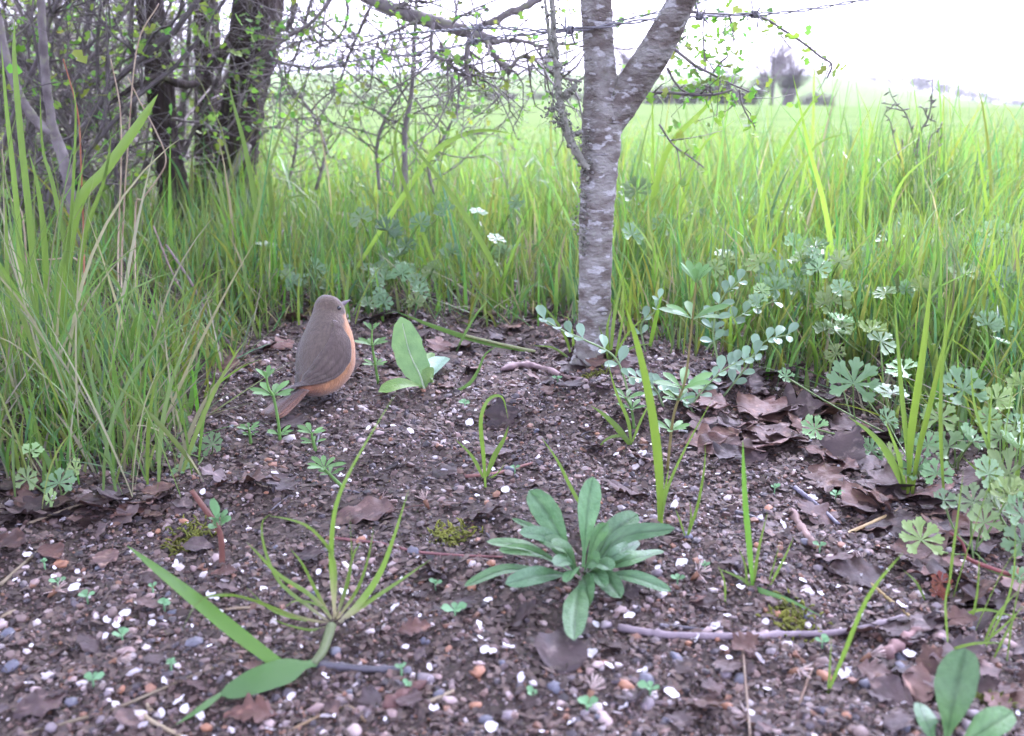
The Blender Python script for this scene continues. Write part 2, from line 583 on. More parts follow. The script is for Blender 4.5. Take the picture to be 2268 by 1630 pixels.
PEB = np.array([(0.20, 0.135, 0.11), (0.15, 0.105, 0.09), (0.26, 0.19, 0.165), (0.13, 0.115, 0.125), (0.30, 0.17, 0.11), (0.09, 0.08, 0.085),
                (0.36, 0.29, 0.27), (0.19, 0.15, 0.15), (0.10, 0.07, 0.055), (0.42, 0.36, 0.35), (0.07, 0.05, 0.042), (0.11, 0.078, 0.06), (0.66, 0.62, 0.61)])
PW = np.array([.14, .16, .10, .09, .06, .10, .05, .09, .07, .03, .06, .05, .045])
mb = MB()
iv, iff = ico(0)
ov = np.array([(1, 0, 0), (-1, 0, 0), (0, 1, 0), (0, -1, 0), (0, 0, 1), (0, 0, -1)], float)
of = np.array([(0, 2, 4), (2, 1, 4), (1, 3, 4), (3, 0, 4), (2, 0, 5), (1, 2, 5), (3, 1, 5), (0, 3, 5)])
for t in range(8):
    r = np.random.default_rng(40 + t)
    if t < 4:
        tv, tf = iv * (0.6 + 0.8 * r.random((12, 1))) * np.array([1, 0.82, 0.62]), iff
    else:
        tv, tf = ov * (0.6 + 0.8 * r.random((6, 1))) * np.array([1, 0.8, 0.7]) + r.normal(0, .18, (6, 3)), of
    x, y = soil_points(7500 if t < 4 else 17000)
    k = vnoise(x * 7, y * 7, 11) + 0.35 * vnoise(x * 22, y * 22, 12) > -0.55 + 0.5 * r.random(len(x))
    x, y = x[k], y[k]
    s = 0.0010 + 0.0022 * r.random(len(x)) ** 2.8 if t < 4 else 0.0006 + 0.0011 * r.random(len(x)) ** 1.5
    s = s * np.interp(y, [.5, .8, 1.3], [1, 1.25, 1.6])
    P = np.stack([x, y, gz(x, y) + s * 0.25], -1)
    c = PEB[r.choice(len(PEB), len(x), p=PW / PW.sum())] * (0.5 + 0.6 * r.random((len(x), 1))) * np.array([1.04, .97, .93])
    scatter(mb, tv, [tf], P, rot(r.random(len(x)) * 6.3, r.normal(0, .4, len(x)), r.normal(0, .4, len(x))), s, c)
single('gravel', mb, M['pebble'], 'fine brown and grey gravel mixed into the bare soil', 'gravel', (0, 0, 0), kind='stuff', smooth=False)

mb = MB()
fl = np.array([(-1, -.3, 0), (-.2, -.5, .12), (.9, -.35, 0), (1.1, .2, .1), (.1, .5, .15), (-.9, .35, .05)])
ff = [np.array([(0, 1, 5), (1, 4, 5), (1, 2, 4), (2, 3, 4)])]
x, y = soil_points(26000, over=140)
s = (0.0014 + 0.0042 * rng.random(len(x)) ** 2.2) * np.interp(y, [.4, .8, 1.4], [.7, 1, 1.5])
P = np.stack([x, y, gz(x, y) + 0.0012], -1)
c = np.array([(1, 1, 1)]) * (0.5 + 1.3 * rng.random((len(x), 1)))
scatter(mb, fl, ff, P, rot(rng.random(len(x)) * 6.3, rng.normal(0, .35, len(x)), rng.normal(0, .35, len(x))), s, c)
single('litter', mb, M['litter'], 'dark crumbs of rotted leaf scattered through the gravel', 'leaf litter', (0, 0, 0), kind='stuff')

# ------------------------------------------------------------------ the meadow (stuff)
def grass_mass(mb, x, y, h, w, lean, droop, tint, head=None, seg=5):
    N = len(x)
    head = rng.random(N) * 2 * PI if head is None else head
    s = np.linspace(0, 1, seg + 1)
    ang = lean[:, None] + droop[:, None] * s[None] ** 1.6
    ds = h[:, None] / seg
    hx = np.concatenate([np.zeros((N, 1)), np.cumsum(np.sin(ang[:, :-1]) * ds, 1)], 1)
    hz = np.concatenate([np.zeros((N, 1)), np.cumsum(np.cos(ang[:, :-1]) * ds, 1)], 1)
    P = np.stack([x[:, None] + hx * np.cos(head)[:, None], y[:, None] + hx * np.sin(head)[:, None], gz(x, y)[:, None] - 0.004 + hz], -1)
    ww = w[:, None] * (0.55 + 0.45 * ss(0, .25, s))[None] * np.maximum(1 - s ** 2.3, 0.04)[None]
    sd = head + PI / 2 + rng.normal(0, 0.7, N)
    S = np.stack([np.cos(sd), np.sin(sd), np.zeros(N)], -1)[:, None, :]
    V = np.stack([P - S * ww[..., None], P + S * ww[..., None]], 2).reshape(-1, 3)
    m = (seg + 1) * 2
    i = np.arange(seg) * 2
    q = np.stack([i, i + 1, i + 3, i + 2], -1)
    F = (q[None] + (np.arange(N) * m)[:, None, None]).reshape(-1, 4)
    mb.add(V, [F], np.repeat(tint, m, 0))


def tints(N, straw=0.025):
    t = np.stack([0.75 + 0.55 * rng.random(N), 0.78 + 0.42 * rng.random(N), 0.7 + 0.9 * rng.random(N)], -1)
    k = rng.random(N)
    t[k < 0.22] *= np.array([0.62, 0.78, 1.35])
    t[k > 1 - straw] = np.array([2.0, 1.1, 4.0]) * (0.6 + 0.5 * rng.random((int((k > 1 - straw).sum()), 1)))
    return t


N = 62000
y = 0.75 * (9.0 / 0.75) ** rng.random(N)
x = (rng.random(N) * 2 - 1) * (0.53 * y + 0.25)
u, v = proj(x, y, gz(x, y))
line = grassline(u)
k = v < line - 70 * rng.random(N) ** 2 + 12
clump = vnoise(x * 6, y * 6, 21) + 0.6 * vnoise(x * 15, y * 15, 22)
k &= (clump > -0.45 + 0.3 * rng.random(N)) | (y > 5)
k &= ~((u < 500) & (rng.random(N) < 0.5))
k &= ~((y < 1.95) & (x > -0.62) & (x < 0.12) & (rng.random(N) < 0.12))
x, y, clump, u, v, line = x[k], y[k], clump[k], u[k], v[k], line[k]
N = len(x)
mean = np.interp(y, [0.8, 1.2, 1.7, 2.4, 3.2, 4.5, 7, 13], [0.085, 0.11, 0.15, 0.15, 0.105, 0.045, 0.025, 0.02])
mean = mean * (0.55 + 0.45 * ss(0, 130, line - v))
h = mean * (0.45 + 0.85 * rng.random(N)) * (1 + 0.9 * clump) * np.where(u < 520, 0.75, 1.0)
tall = (rng.random(N) < 0.05) & (y > 1.4) & (y < 3.4)
h[tall] *= 1.3 + 0.8 * rng.random(int(tall.sum()))
w = (0.0009 + 0.0025 * rng.random(N) ** 1.8) * np.interp(y, [1, 3, 6, 13], [0.95, 1.1, 1.5, 2.6])
mb = MB()
grass_mass(mb, x, y, h, w, np.abs(rng.normal(0.10, 0.26, N)), np.abs(rng.normal(0.4, 0.6, N)), tints(N))
# thin dry stalks and low broken blades at the foot
N2 = 9000
y2 = 0.8 * (3.0 / 0.8) ** rng.random(N2)
x2 = (rng.random(N2) * 2 - 1) * (0.53 * y2 + 0.2)
u2, v2 = proj(x2, y2, 0)
k = v2 < grassline(u2) + 10
x2, y2 = x2[k], y2[k]
N2 = len(x2)
grass_mass(mb, x2, y2, 0.04 + 0.09 * rng.random(N2), 0.0009 + 0.001 * rng.random(N2), 0.5 + 0.8 * rng.random(N2), rng.random(N2) * 0.7, tints(N2, 0.38))
single('meadow_grass', mb, M['grass'], 'tall fresh green grass of the field edge behind the soil', 'grass', (0, 0, 0), kind='stuff')

# ------------------------------------------------------------------ woody plants
HAW = np.array([(0, 0, 0), (-.42, .38, .06), (-.20, .48, .0), (-.36, .80, .08), (0, 1, 0), (.36, .80, .08), (.20, .48, .0), (.42, .38, .06), (0, .46, -.05)])
HAWF = [np.array([(8, 0, 7), (8, 7, 6), (8, 6, 5), (8, 5, 4), (8, 4, 3), (8, 3, 2), (8, 2, 1), (8, 1, 0)])]


def put_leaves(mb, pts, rg, size=0.012, spread=0.012, per=3, var=0.3):
    pts = np.asarray(pts)
    P = np.repeat(pts, per, 0) + rg.normal(0, spread * 0.5, (len(pts) * per, 3))
    N = len(P)
    t = np.stack([0.7 + 0.6 * rg.random(N), 0.8 + 0.4 * rg.random(N), 0.7 + 0.6 * rg.random(N)], -1)
    scatter(mb, HAW, HAWF, P, rot(rg.random(N) * 6.3, rg.normal(0.3, .7, N), rg.normal(0, .6, N)), size * (0.6 + 0.8 * rg.random(N)), t)


def branch(mb, lf, p, d, L, r, lev, rg, kids=6, wig=0.16, up=0.05, zmax=9.0, start=0.2, kl=(0.3, 0.62), ang=(0.5, 1.25), thorn=0.0):
    n = max(4, int(L / 0.035) + 2) if L < 0.5 else 12
    P = [np.asarray(p, float)]
    d = nrm(d)
    for _ in range(n - 1):
        d = nrm(d + rg.normal(0, wig, 3) + np.array([0, 0, up * 0.3]))
        P.append(P[-1] + d * L / (n - 1))
    P = np.array(P)
    R = np.linspace(r, r * 0.4, n)
    mb.add(*tube(P, R, 6 if r > 0.006 else (5 if r > 0.003 else 3), lump=0.25, seed=int(rg.integers(1 << 30))), tint=np.ones(3) * (0.75 + 0.5 * rg.random()))
    T = nrm(np.gradient(P, axis=0))
    if thorn and lev == 0:
        for _ in range(int(L / thorn)):
            i = int(rg.integers(1, n))
            q = nrm(np.cross(T[i], rg.normal(0, 1, 3)))
            mb.add(*tube(np.array([P[i], P[i] + (q + 0.3 * T[i]) * 0.012]), [0.0008, 0.0001], 3))
    if lev > 0:
        for _ in range(kids):
            t = start + (1 - start) * rg.random()
            i = min(n - 1, int(t * (n - 1)))
            if P[i][2] > zmax:
                continue
            q = nrm(np.cross(T[i], rg.normal(0, 1, 3)))
            a = ang[0] + (ang[1] - ang[0]) * rg.random()
            branch(mb, lf, P[i], T[i] * math.cos(a) + q * math.sin(a), L * (kl[0] + (kl[1] - kl[0]) * rg.random()), max(R[i] * 0.55, 0.0006),
                   lev - 1, rg, kids, wig * 1.25, up, zmax, 0.12, kl, ang, thorn)
    if lev <= 1:
        for i in range(1, n, 2):
            lf.append(P[i])
    return P


def limb(pix, depths, widths, n=40, k=14, lump=0.08, seed=1, lobes=0):
    """A trunk or limb whose axis is seen through the given picture points at the given distances."""
    P = np.array([A(u_, v_, Y_) for (u_, v_), Y_ in zip(pix, depths)])
    W = np.array([w_ * 0.5 * Y_ / FPX for w_, Y_ in zip(widths, depths)])
    S = spline(np.hstack([P, W[:, None]]), n)
    return S[:, :3], S[:, 3], tube(S[:, :3], S[:, 3], k, lump, seed, lobes)


def crown(mb, centre, rad, N, size, rg, shell=0.35):
    q = nrm(rg.normal(0, 1, (N, 3))) * (shell + (1 - shell) * rg.random((N, 1)) ** 0.5)
    P = np.asarray(centre) + q * np.asarray(rad)
    kk = vnoise(P[:, 0] * 3.1 + P[:, 2] * 1.7, P[:, 1] * 3.1 - P[:, 2] * 2.3, 31) > -0.2
    P = P[kk]
    N = len(P)
    t = np.stack([0.7 + 0.6 * rg.random(N), 0.75 + 0.5 * rg.random(N), 0.7 + 0.6 * rg.random(N)], -1)
    scatter(mb, HAW, HAWF, P, rot(rg.random(N) * 6.3, rg.normal(0, .7, N), rg.normal(0, .7, N)), size * (0.6 + 0.8 * rg.random(N)), t)


# --- the slim forked tree in the middle
rg = np.random.default_rng(101)
tb = G(1318, 800)
TY = tb[1]
t_mid = Thing('forked_tree', 'slim grey-barked young tree with pale bands, forking beside the bare soil', 'tree', tb)
P, W, tv = limb([(1312, 812), (1316, 770), (1319, 700), (1318, 640), (1321, 500), (1327, 400), (1333, 300), (1336, 235), (1330, 160), (1325, 80), (1321, 0), (1316, -120), (1300, -400), (1280, -900)],
                [TY - .005, TY, TY, TY, TY + .005, TY + .01, TY + .015, TY + .02, TY + .02, TY + .02, TY + .02, TY + .03, TY + .06, TY + .1],
                [102, 84, 74, 70, 73, 76, 82, 84, 66, 62, 64, 60, 54, 42], n=130, k=26, lump=0.09, seed=3, lobes=5)
trunk = t_mid.part('trunk', MB().add(*tv), M['bark'])
ln = MB()
sv, sf = ico(1)
Nl = 150
ii = rg.integers(14, 118, Nl)
aa = rg.random(Nl) * 2 * PI
rad = W[ii] * 0.985
Q = P[ii] + np.stack([np.cos(aa) * rad, np.sin(aa) * rad, rg.normal(0, .003, Nl)], -1)
Sz = np.stack([0.0012 * np.ones(Nl), 0.002 + 0.006 * rg.random(Nl) ** 2, 0.0008 + 0.0011 * rg.random(Nl)], -1)
scatter(ln, sv * (0.75 + .5 * rg.random((len(sv), 1))), [sf], Q, rot(aa, rg.normal(0, .12, Nl), np.zeros(Nl)), Sz, np.ones((Nl, 3)) * (0.75 + .45 * rg.random((Nl, 1))))
M['lenticel'] = mat('lenticel', (0.36, 0.345, 0.32), (0.23, 0.205, 0.185), 300, rough=0.9, var=0.0, bump=0.6, bscale=700)
t_mid.part('lenticels', ln, M['lenticel'], trunk, kind='stuff')
mb = MB()
P2, W2, fv = limb([(1345, 275), (1372, 232), (1402, 188), (1446, 122), (1480, 60), (1510, 0), (1545, -90), (1640, -350), (1780, -800)],
                  [TY + .02, TY + .02, TY + .015, TY, TY - .01, TY - .02, TY - .03, TY + .02, TY + .1],
                  [70, 78, 74, 72, 66, 60, 58, 50, 36], n=60, k=20, lump=0.05, seed=5)
t_mid.part('fork', mb.add(*fv), M['bark'])
# dead lichen-covered twig climbing the trunk's side
mb = MB()
lc = MB()
def px(pts, Y, r, k=6, n=None, lump=0.3, out=None):
    S = spline([A(a, b, Y if np.isscalar(Y) else Y[i]) for i, (a, b) in enumerate(pts)], n or (len(pts) * 5))
    rr = np.linspace(r[0], r[1], len(S)) * 0.5 * (np.mean(Y)) / FPX
    (out or mb).add(*tube(S, rr, k, lump, int(pts[0][0])))
    return S
dead = [px([(1300, 372), (1282, 345), (1262, 310), (1248, 262), (1240, 225), (1236, 190), (1232, 130), (1226, 70), (1222, -10), (1210, -120)], TY - .01, (19, 10), 8, 60, 0.6)]
dead.append(px([(1288, 292), (1268, 298), (1256, 290)], TY - .01, (12, 10), 6, 14, 0.6))
dead.append(px([(1238, 218), (1256, 205), (1278, 188)], TY - .01, (16, 12), 6, 16, 0.6))
dead.append(px([(1236, 150), (1222, 110), (1212, 40), (1205, -20)], TY - .02, (10, 6), 5))
dead.append(px([(1244, 250), (1222, 238), (1206, 262)], TY - .02, (5, 3), 4))
dead.append(px([(1250, 275), (1225, 268)], TY - .01, (6, 3), 4))
t_mid.part('dead_twig', mb, M['lichen'])
lv, lfc = ico(0)
for S in dead + [P[36:60] + np.array([-.016, -.012, 0]), P2[4:10] + np.array([-.012, -.012, .004])]:
    k_ = rg.integers(0, len(S), 200 if len(S) > 20 else 40)
    Q = S[k_] + rg.normal(0, 0.0034, (len(k_), 3))
    scatter(lc, lv * (0.6 + 0.8 * rg.random((12, 1))), [lfc], Q, rot(rg.random(len(k_)) * 6, rg.random(len(k_)) * 6, rg.random(len(k_)) * 6), 0.0006 + 0.0018 * rg.random(len(k_)) ** 2, np.ones((len(k_), 3)) * (0.7 + 0.6 * rg.random((len(k_), 1))))
t_mid.part('lichen', lc, M['lichen'], kind='stuff')
# thorny leafy side branches to the right of the fork
mb, lf = MB(), []
tm = MB()
RB = [([(1400, 215), (1459, 205), (1530, 209), (1584, 209), (1623, 198)], (9, 5)),
      ([(1478, 95), (1505, 118), (1541, 146), (1577, 164), (1620, 186), (1659, 203)], (9, 4)),
      ([(1637, 198), (1642, 225), (1655, 255), (1672, 280)], (5, 3)),
      ([(1500, 20), (1560, 30), (1616, 32), (1687, 39), (1737, 68), (1780, 96), (1816, 125), (1842, 143), (1832, 172)], (8, 4)),
      ([(1478, 150), (1492, 178), (1512, 200), (1545, 215)], (6, 4)),
      ([(1562, 158), (1560, 118), (1556, 70)], (5, 3)),
      ([(1577, 164), (1595, 140), (1612, 125)], (6, 4)),
      ([(1566, 190), (1564, 215)], (4, 3)),
      ([(1614, 32), (1622, 62), (1626, 100)], (6, 3)),
      ([(1460, 275), (1490, 320), (1525, 345), (1560, 372)], (5, 3)),
      ([(1440, 108), (1480, 100), (1500, 92), (1520, 80)], (10, 5)),
      ([(1540, 20), (1548, -20), (1552, -60)], (6, 5))]
for pts, r in RB:
    S = px(pts, TY + 0.10 + 0.12 * rg.random(), r, 5, None, 0.35, tm)
    lf += [q for q in S[3::3]]
    T = nrm(np.gradient(S, axis=0))
    for i in range(2, len(S), 3):
        q = nrm(np.cross(T[i], rg.normal(0, 1, 3)))
        tm.add(*tube(np.array([S[i], S[i] + (q + .2 * T[i]) * 0.011]), [0.0008, 0.0001], 3))
        if rg.random() < 0.45:
            branch(tm, lf, S[i], T[i] * .5 + q, 0.03 + 0.04 * rg.random(), 0.0009, 0, rg)
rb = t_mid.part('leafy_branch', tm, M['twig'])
lm = MB()
put_leaves(lm, lf, rg, 0.011, 0.014, 2)
t_mid.part('leaves', lm, M['hawleaf'], rb, kind='stuff')
cm = MB()
for c_, r_, n_ in (((0.15, 1.25, 1.55), (1.0, 0.75, 0.5), 5200), ((0.75, 1.5, 1.75), (0.8, 0.7, 0.5), 3000), ((-0.5, 1.0, 1.65), (0.8, 0.7, 0.45), 3400), ((0.2, 0.5, 1.8), (1.1, 0.8, 0.4), 4200), ((-0.1, 2.7, 1.9), (1.0, 0.8, 0.45), 4200)):
    crown(cm, c_, r_, n_, 0.045, rg)
t_mid.part('crown', cm, M['hawleaf'], kind='stuff')

# --- three dark trunks on the left
TRUNKS = [
    ('big dark rough-barked trunk leaning right, thickest of the trees on the left', (512, 505),
     [(508, 545), (512, 480), (516, 420), (522, 340), (530, 270), (549, 170), (561, 100), (575, 0), (592, -150), (600, -500)],
     [112, 84, 82, 88, 91, 86, 94, 99, 92, 70], 'roughbark', 0.0, 17),
    ('dark straight trunk standing just behind the thickest leaning trunk', (472, 480),
     [(474, 500), (470, 420), (464, 300), (460, 150), (455, 0), (448, -200), (440, -500)], [84, 74, 62, 54, 50, 46, 36], 'roughbark', 0.12, 23),
    ('brown trunk narrowing upward, furthest from the thick leaning one', (388, 500),
     [(392, 530), (389, 470), (380, 400), (366, 300), (355, 200), (345, 100), (330, 0), (310, -200), (290, -500)], [76, 66, 62, 52, 56, 56, 56, 50, 40], 'roughbark', -0.05, 29),
]
for ti, (lab, b, pts, wd, mt, dy, sd) in enumerate(TRUNKS):
    rg = np.random.default_rng(sd)
    bp_ = G(*b)
    Y0 = bp_[1] + dy
    base = A(pts[0][0], pts[0][1], Y0)
    t = Thing('hedge_tree', lab, 'tree', base, 'trees in the hedge on the left')
    P, W, tv = limb(pts, [Y0] * len(pts), wd, n=90, k=26, lump=0.13, seed=sd, lobes=5)
    t.part('trunk', MB().add(*tv), M[mt])
    mb, lf, lm = MB(), [], MB()
    if ti == 0:
        # sweeping limb with lichen that crosses the top of the picture
        Q, QW, qv = limb([(600, -160), (700, -80), (828, 0), (872, 20), (934, 41), (1002, 61), (1070, 82), (1100, 92)], [Y0, Y0 - .2, Y0 - .45, Y0 - .5, Y0 - .55, Y0 - .6, Y0 - .62, Y0 - .63], [40, 34, 30, 30, 30, 27, 24, 18], n=60, k=10, lump=0.35, seed=8)
        mb.add(*qv)
        Yl = Y0 - .6
        main = []
        for pts2, r2 in (([(1030, 70), (1060, 62), (1087, 51), (1132, 27), (1180, 7), (1230, -30)], (18, 14)),
                         ([(1040, 76), (1036, 110), (1033, 147), (1040, 191)], (12, 12)),
                         ([(1074, 85), (1090, 115), (1108, 135), (1130, 164)], (12, 14)),
                         ([(1098, 92), (1140, 90), (1175, 95), (1200, 108)], (12, 6)),
                         ([(1130, 150), (1150, 128), (1175, 126), (1205, 148), (1240, 170), (1289, 181)], (9, 6)),
                         ([(934, 41), (905, 55), (860, 75), (820, 90)], (9, 4)),
                         ([(975, 100), (990, 130), (1010, 158), (1018, 168)], (7, 5)),
                         ([(870, 20), (900, 5), (925, -20)], (10, 8)),
                         ([(760, -40), (700, 40), (640, 80), (600, 110)], (10, 5)),
                         ([(720, -60), (690, 0), (660, 110), (620, 200)], (9, 4)),
                         ([(828, 0), (800, 60), (770, 130), (745, 200), (700, 270)], (8, 3)),
                         ([(760, -40), (770, 40), (740, 90), (700, 105)], (7, 3)),
                         ([(640, -60), (650, 20), (640, 60), (610, 70)], (14, 8)),
                         ([(610, 30), (640, 70), (690, 62), (740, 40)], (9, 4)),
                         ([(600, 130), (650, 145), (720, 150), (800, 140)], (8, 3)),
                         ([(1000, 62), (1010, 30), (1005, -20)], (6, 4)),
                         ([(880, 30), (885, 75), (900, 110), (925, 140)], (5, 3)),
                         ([(960, 50), (955, 95), (958, 135)], (6, 9))):
            S = px(pts2, Yl + 0.1 * rg.normal() if pts2[0][0] > 840 else Y0 - .3 + .15 * rg.normal(), r2, 6, None, 0.6)
            T = nrm(np.gradient(S, axis=0))
            for i in range(2, len(S), 2):
                if rg.random() < 0.95:
                    q = nrm(np.cross(T[i], rg.normal(0, 1, 3)))
                    branch(mb, lf, S[i], T[i] * .6 + q, 0.06 + 0.16 * rg.random(), 0.0018, 1 if rg.random() < .65 else 0, rg, kids=4, wig=.32, thorn=0.025)
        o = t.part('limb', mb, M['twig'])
        lf = np.array(lf)
        lf = lf[(rg.random(len(lf)) < .42) & (lf[:, 0] > -.75)]
        put_leaves(lm, lf, rg, 0.012, 0.02, 1)
        t.part('leaves', lm, M['hawleaf'], o, kind='stuff')
        st = MB()
        S = spline([A(548, 320, Y0 - .07), A(520, 372, Y0 - .10), A(497, 412, Y0 - .10)], 12)
        st.add(*tube(S, np.linspace(.010, .0075, 12), 9, .3, 3))
        t.part('stub', st, M['lichen'])
        mm = MB()
        mm.add(*limb([(535, 40), (490, 120), (440, 178), (400, 186), (350, 170), (300, 190), (235, 235)], [Y0 - .06, Y0 - .08, Y0 - .12, Y0 - .2, Y0 - .25, Y0 - .3, Y0 - .35], [20, 20, 17, 17, 14, 12, 6], n=40, k=8, lump=.4, seed=4)[2])
        t.part('mossy_branch', mm, M['roughbark'])
        cm = MB()
        for c_, r_, n_ in (((-0.9, 2.2, 1.75), (1.2, 1.0, 0.7), 5200), ((-0.3, 1.7, 2.0), (1.0, 0.9, 0.6), 3600), ((-1.3, 1.2, 1.7), (0.9, 0.9, 0.6), 3600)):
            crown(cm, c_, r_, n_, 0.05, rg)
        t.part('crown', cm, M['hawleaf'], kind='stuff')
    else:
        for _ in range(4):
            i = int(rg.integers(18, 70))
            q = nrm(np.array([rg.normal(), rg.normal() * .6, 0.2]))
            branch(mb, lf, P[i], q, 0.25 + 0.3 * rg.random(), 0.004, 2, rg, kids=4, wig=.2, zmax=0.9)
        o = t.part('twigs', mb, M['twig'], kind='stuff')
        put_leaves(lm, lf, rg, 0.014, 0.02, 1)
        t.part('leaves', lm, M['hawleaf'], o, kind='stuff')

# pale thin stem beside the brown trunk, and the thin crooked stem further left
for lab, pts, wd, Y0, mt, sd in (
        ('thin pale stem standing close against the brown trunk', [(402, 500), (400, 440), (398, 360), (402, 290), (410, 200), (420, 60), (425, -100)], [24, 23, 22, 20, 14, 10, 8], 2.35, 'bark', 41),
        ('thin crooked grey stem forking low, by the tall grass at the left edge', [(184, 690), (178, 600), (162, 480), (150, 400), (140, 350), (118, 285), (104, 200), (96, 100), (90, 0), (84, -150)], [22, 20, 20, 22, 26, 20, 18, 17, 16, 14], 1.62, 'twig', 42)):
    t = Thing('thin_stem', lab, 'sapling', A(pts[0][0], pts[0][1], Y0))
    P, W, tv = limb(pts, [Y0] * len(pts), wd, n=60, k=10, lump=.25, seed=sd)
    t.part('stem', MB().add(*tv), M[mt])
    if sd == 42:
        t.part('fork', MB().add(*limb([(142, 352), (120, 300), (88, 275), (50, 225), (20, 150), (0, 60), (-20, -60)], [Y0] * 7, [24, 22, 20, 20, 18, 16, 12], n=40, k=9, lump=.25, seed=43)[2]), M[mt])

# hedge shrubs filling the left
SHRUBS = [(60, 2.0, 'twiggy shrub at the left edge behind the tall grass'), (190, 2.15, 'tangled shrub between the crooked stem and the brown trunk'),
          (150, 2.7, 'dense twiggy shrub behind the crooked stem'), (-60, 2.5, 'dense shrub cut by the left edge of the picture'),
          (330, 2.9, 'thin-twigged shrub behind the brown trunk'), (40, 3.5, 'dark shrub deep in the hedge behind the left edge'),
          (220, 3.8, 'dark shrub deep in the hedge behind the crooked stem'), (430, 3.6, 'sparse shrub showing between the dark trunks'),
          (-150, 4.4, 'shrub furthest back at the hedge by the left edge'), (120, 5.2, 'shrub furthest back in the hedge behind the dense shrubs'), (300, 5.4, 'far hedge shrub showing pale gaps behind the trunks'),
          (60, 6.8, 'broad shrub at the very back of the hedge, left part'), (210, 7.4, 'broad shrub at the very back of the hedge, middle part'), (380, 8.0, 'broad shrub at the very back of the hedge near the dark trunks')]
for si, (u_, Y_, lab) in enumerate(SHRUBS):
    rg = np.random.default_rng(300 + si)
    x_ = (u_ - 1134) / FPX * Y_
    base = np.array([x_, Y_, float(gz(x_, Y_)) - .01])
    t = Thing('hedge_shrub', lab, 'shrub', base, 'shrubs of the hedge on the left')
    mb, lf, lm = MB(), [], MB()
    ns = 10 if si not in (4, 7) else 5
    big = 1.12 if Y_ > 6 else 1.0
    for s_ in range(ns):
        q = np.array([rg.normal() * .38, rg.normal() * .3, 1.0])
        branch(mb, lf, base + np.array([rg.normal() * .14 * big ** 2, rg.normal() * .1, 0]), q, (0.7 + 0.4 * rg.random()) * big, (0.004 + 0.004 * rg.random()) * big, 2, rg,
               kids=10 if si not in (4, 7) else 6, wig=.14, up=.1, zmax=(0.85 if Y_ < 3 else .62) * big, start=0.05, kl=(.28, .55), ang=(.5, 1.5))
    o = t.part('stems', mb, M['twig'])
    lf = np.array(lf)
    lf = lf[rg.random(len(lf)) < (0.3 if si not in (4, 7) else .18)]
    put_leaves(lm, lf, rg, 0.017 * big, 0.02, 1)
    t.part('leaves', lm, M['hawleaf'], o, kind='stuff')

# hawthorn saplings growing up in the open grass between the trees
for si, (pts, Y_, lab) in enumerate([
        ([(896, 430), (896, 358), (896, 290), (903, 256), (913, 191), (917, 102), (921, 20), (925, -60)], 1.95, 'slim upright hawthorn sapling with pale leaves under the sweeping limb'),
        ([(700, 420), (720, 330), (690, 250), (640, 190), (600, 150)], 2.2, 'low thorny sapling arching beside the thick leaning trunk'),
        ([(840, 420), (835, 330), (850, 270), (880, 220), (915, 175)], 2.0, 'small bushy sapling with upright shoots left of the slim sapling'),
        ([(960, 430), (950, 360), (985, 300), (1010, 250), (1040, 195)], 2.0, 'small sapling with slanting shoots right of the slim sapling'),
        ([(620, 470), (640, 400), (655, 330), (660, 260)], 2.5, 'bare thorny sapling in the grass at the foot of the leaning trunk')]):
    rg = np.random.default_rng(500 + si)
    t = Thing('hawthorn_sapling', lab, 'sapling', A(pts[0][0], pts[0][1], Y_), 'hawthorn saplings in the long grass')
    mb, lf, lm = MB(), [], MB()
    S = px(pts, Y_, (14, 6) if si == 0 else (8, 4), 6, 40, .3)
    T = nrm(np.gradient(S, axis=0))
    for i in range(4, 40, 2 if si else 3):
        q = nrm(np.cross(T[i], rg.normal(0, 1, 3)) * np.array([1, .6, .6]) + np.array([0, 0, .15]))
        branch(mb, lf, S[i], q + .4 * T[i], 0.12 + 0.22 * rg.random(), 0.0016, 2 if rg.random() < .4 else 1, rg, kids=3, wig=.2, thorn=.03, zmax=.75)
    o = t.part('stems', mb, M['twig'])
    lf = np.array(lf)
    lf = lf[rg.random(len(lf)) < .6]
    put_leaves(lm, lf, rg, .011, .012, 1)
    t.part('leaves', lm, M['hawleaf'], o, kind='stuff')

# --- barbed wire
def wire(pts, lab, barbs):
    P = spline([A(a, b, Y) for a, b, Y in pts], 260)
    T, N_, B_ = frames(P)
    Lc = np.concatenate([[0], np.cumsum(np.linalg.norm(np.diff(P, axis=0), axis=1))])
    t = Thing('barbed_wire', lab, 'barbed wire', P[0], 'strands of barbed wire')
    for ph in (0, PI):
        a = Lc * 2 * PI / 0.055 + ph
        t.part('strand', MB().add(*tube(P + 0.0013 * (np.cos(a)[:, None] * N_ + np.sin(a)[:, None] * B_), .0010, 5)), M['wire'])
    for f in barbs:
        i = int(f * 259)
        b = MB()
        for s_ in (0, 1):
            a = np.linspace(0, 4 * PI, 24) + s_
            C = P[i] + T[i] * (s_ * .003 + np.linspace(0, .004, 24))[:, None] + .0034 * (np.cos(a)[:, None] * N_[i] + np.sin(a)[:, None] * B_[i])
            e0 = C[0] + nrm(C[1] - C[0]) * -0.013
            e1 = C[-1] + nrm(C[-1] - C[-2]) * 0.013
            b.add(*tube(np.vstack([e0, C, e1]), .0010, 4))
        t.part('barb', b, M['wire'])
wire([(330, 128, 3.3), (560, 104, 2.75), (800, 82, 1.9), (1000, 66, 1.4), (1091, 61, 1.25), (1200, 68, 1.17), (1292, 64, 1.13), (1380, 52, 1.13), (1459, 42, 1.14), (1600, 34, 1.18), (1745, 27, 1.22), (1900, 2, 1.25), (2200, -50, 1.3)],
     'twisted barbed wire strand passing in front of the slim forked tree', (.12, .3, .47, .72, .79))
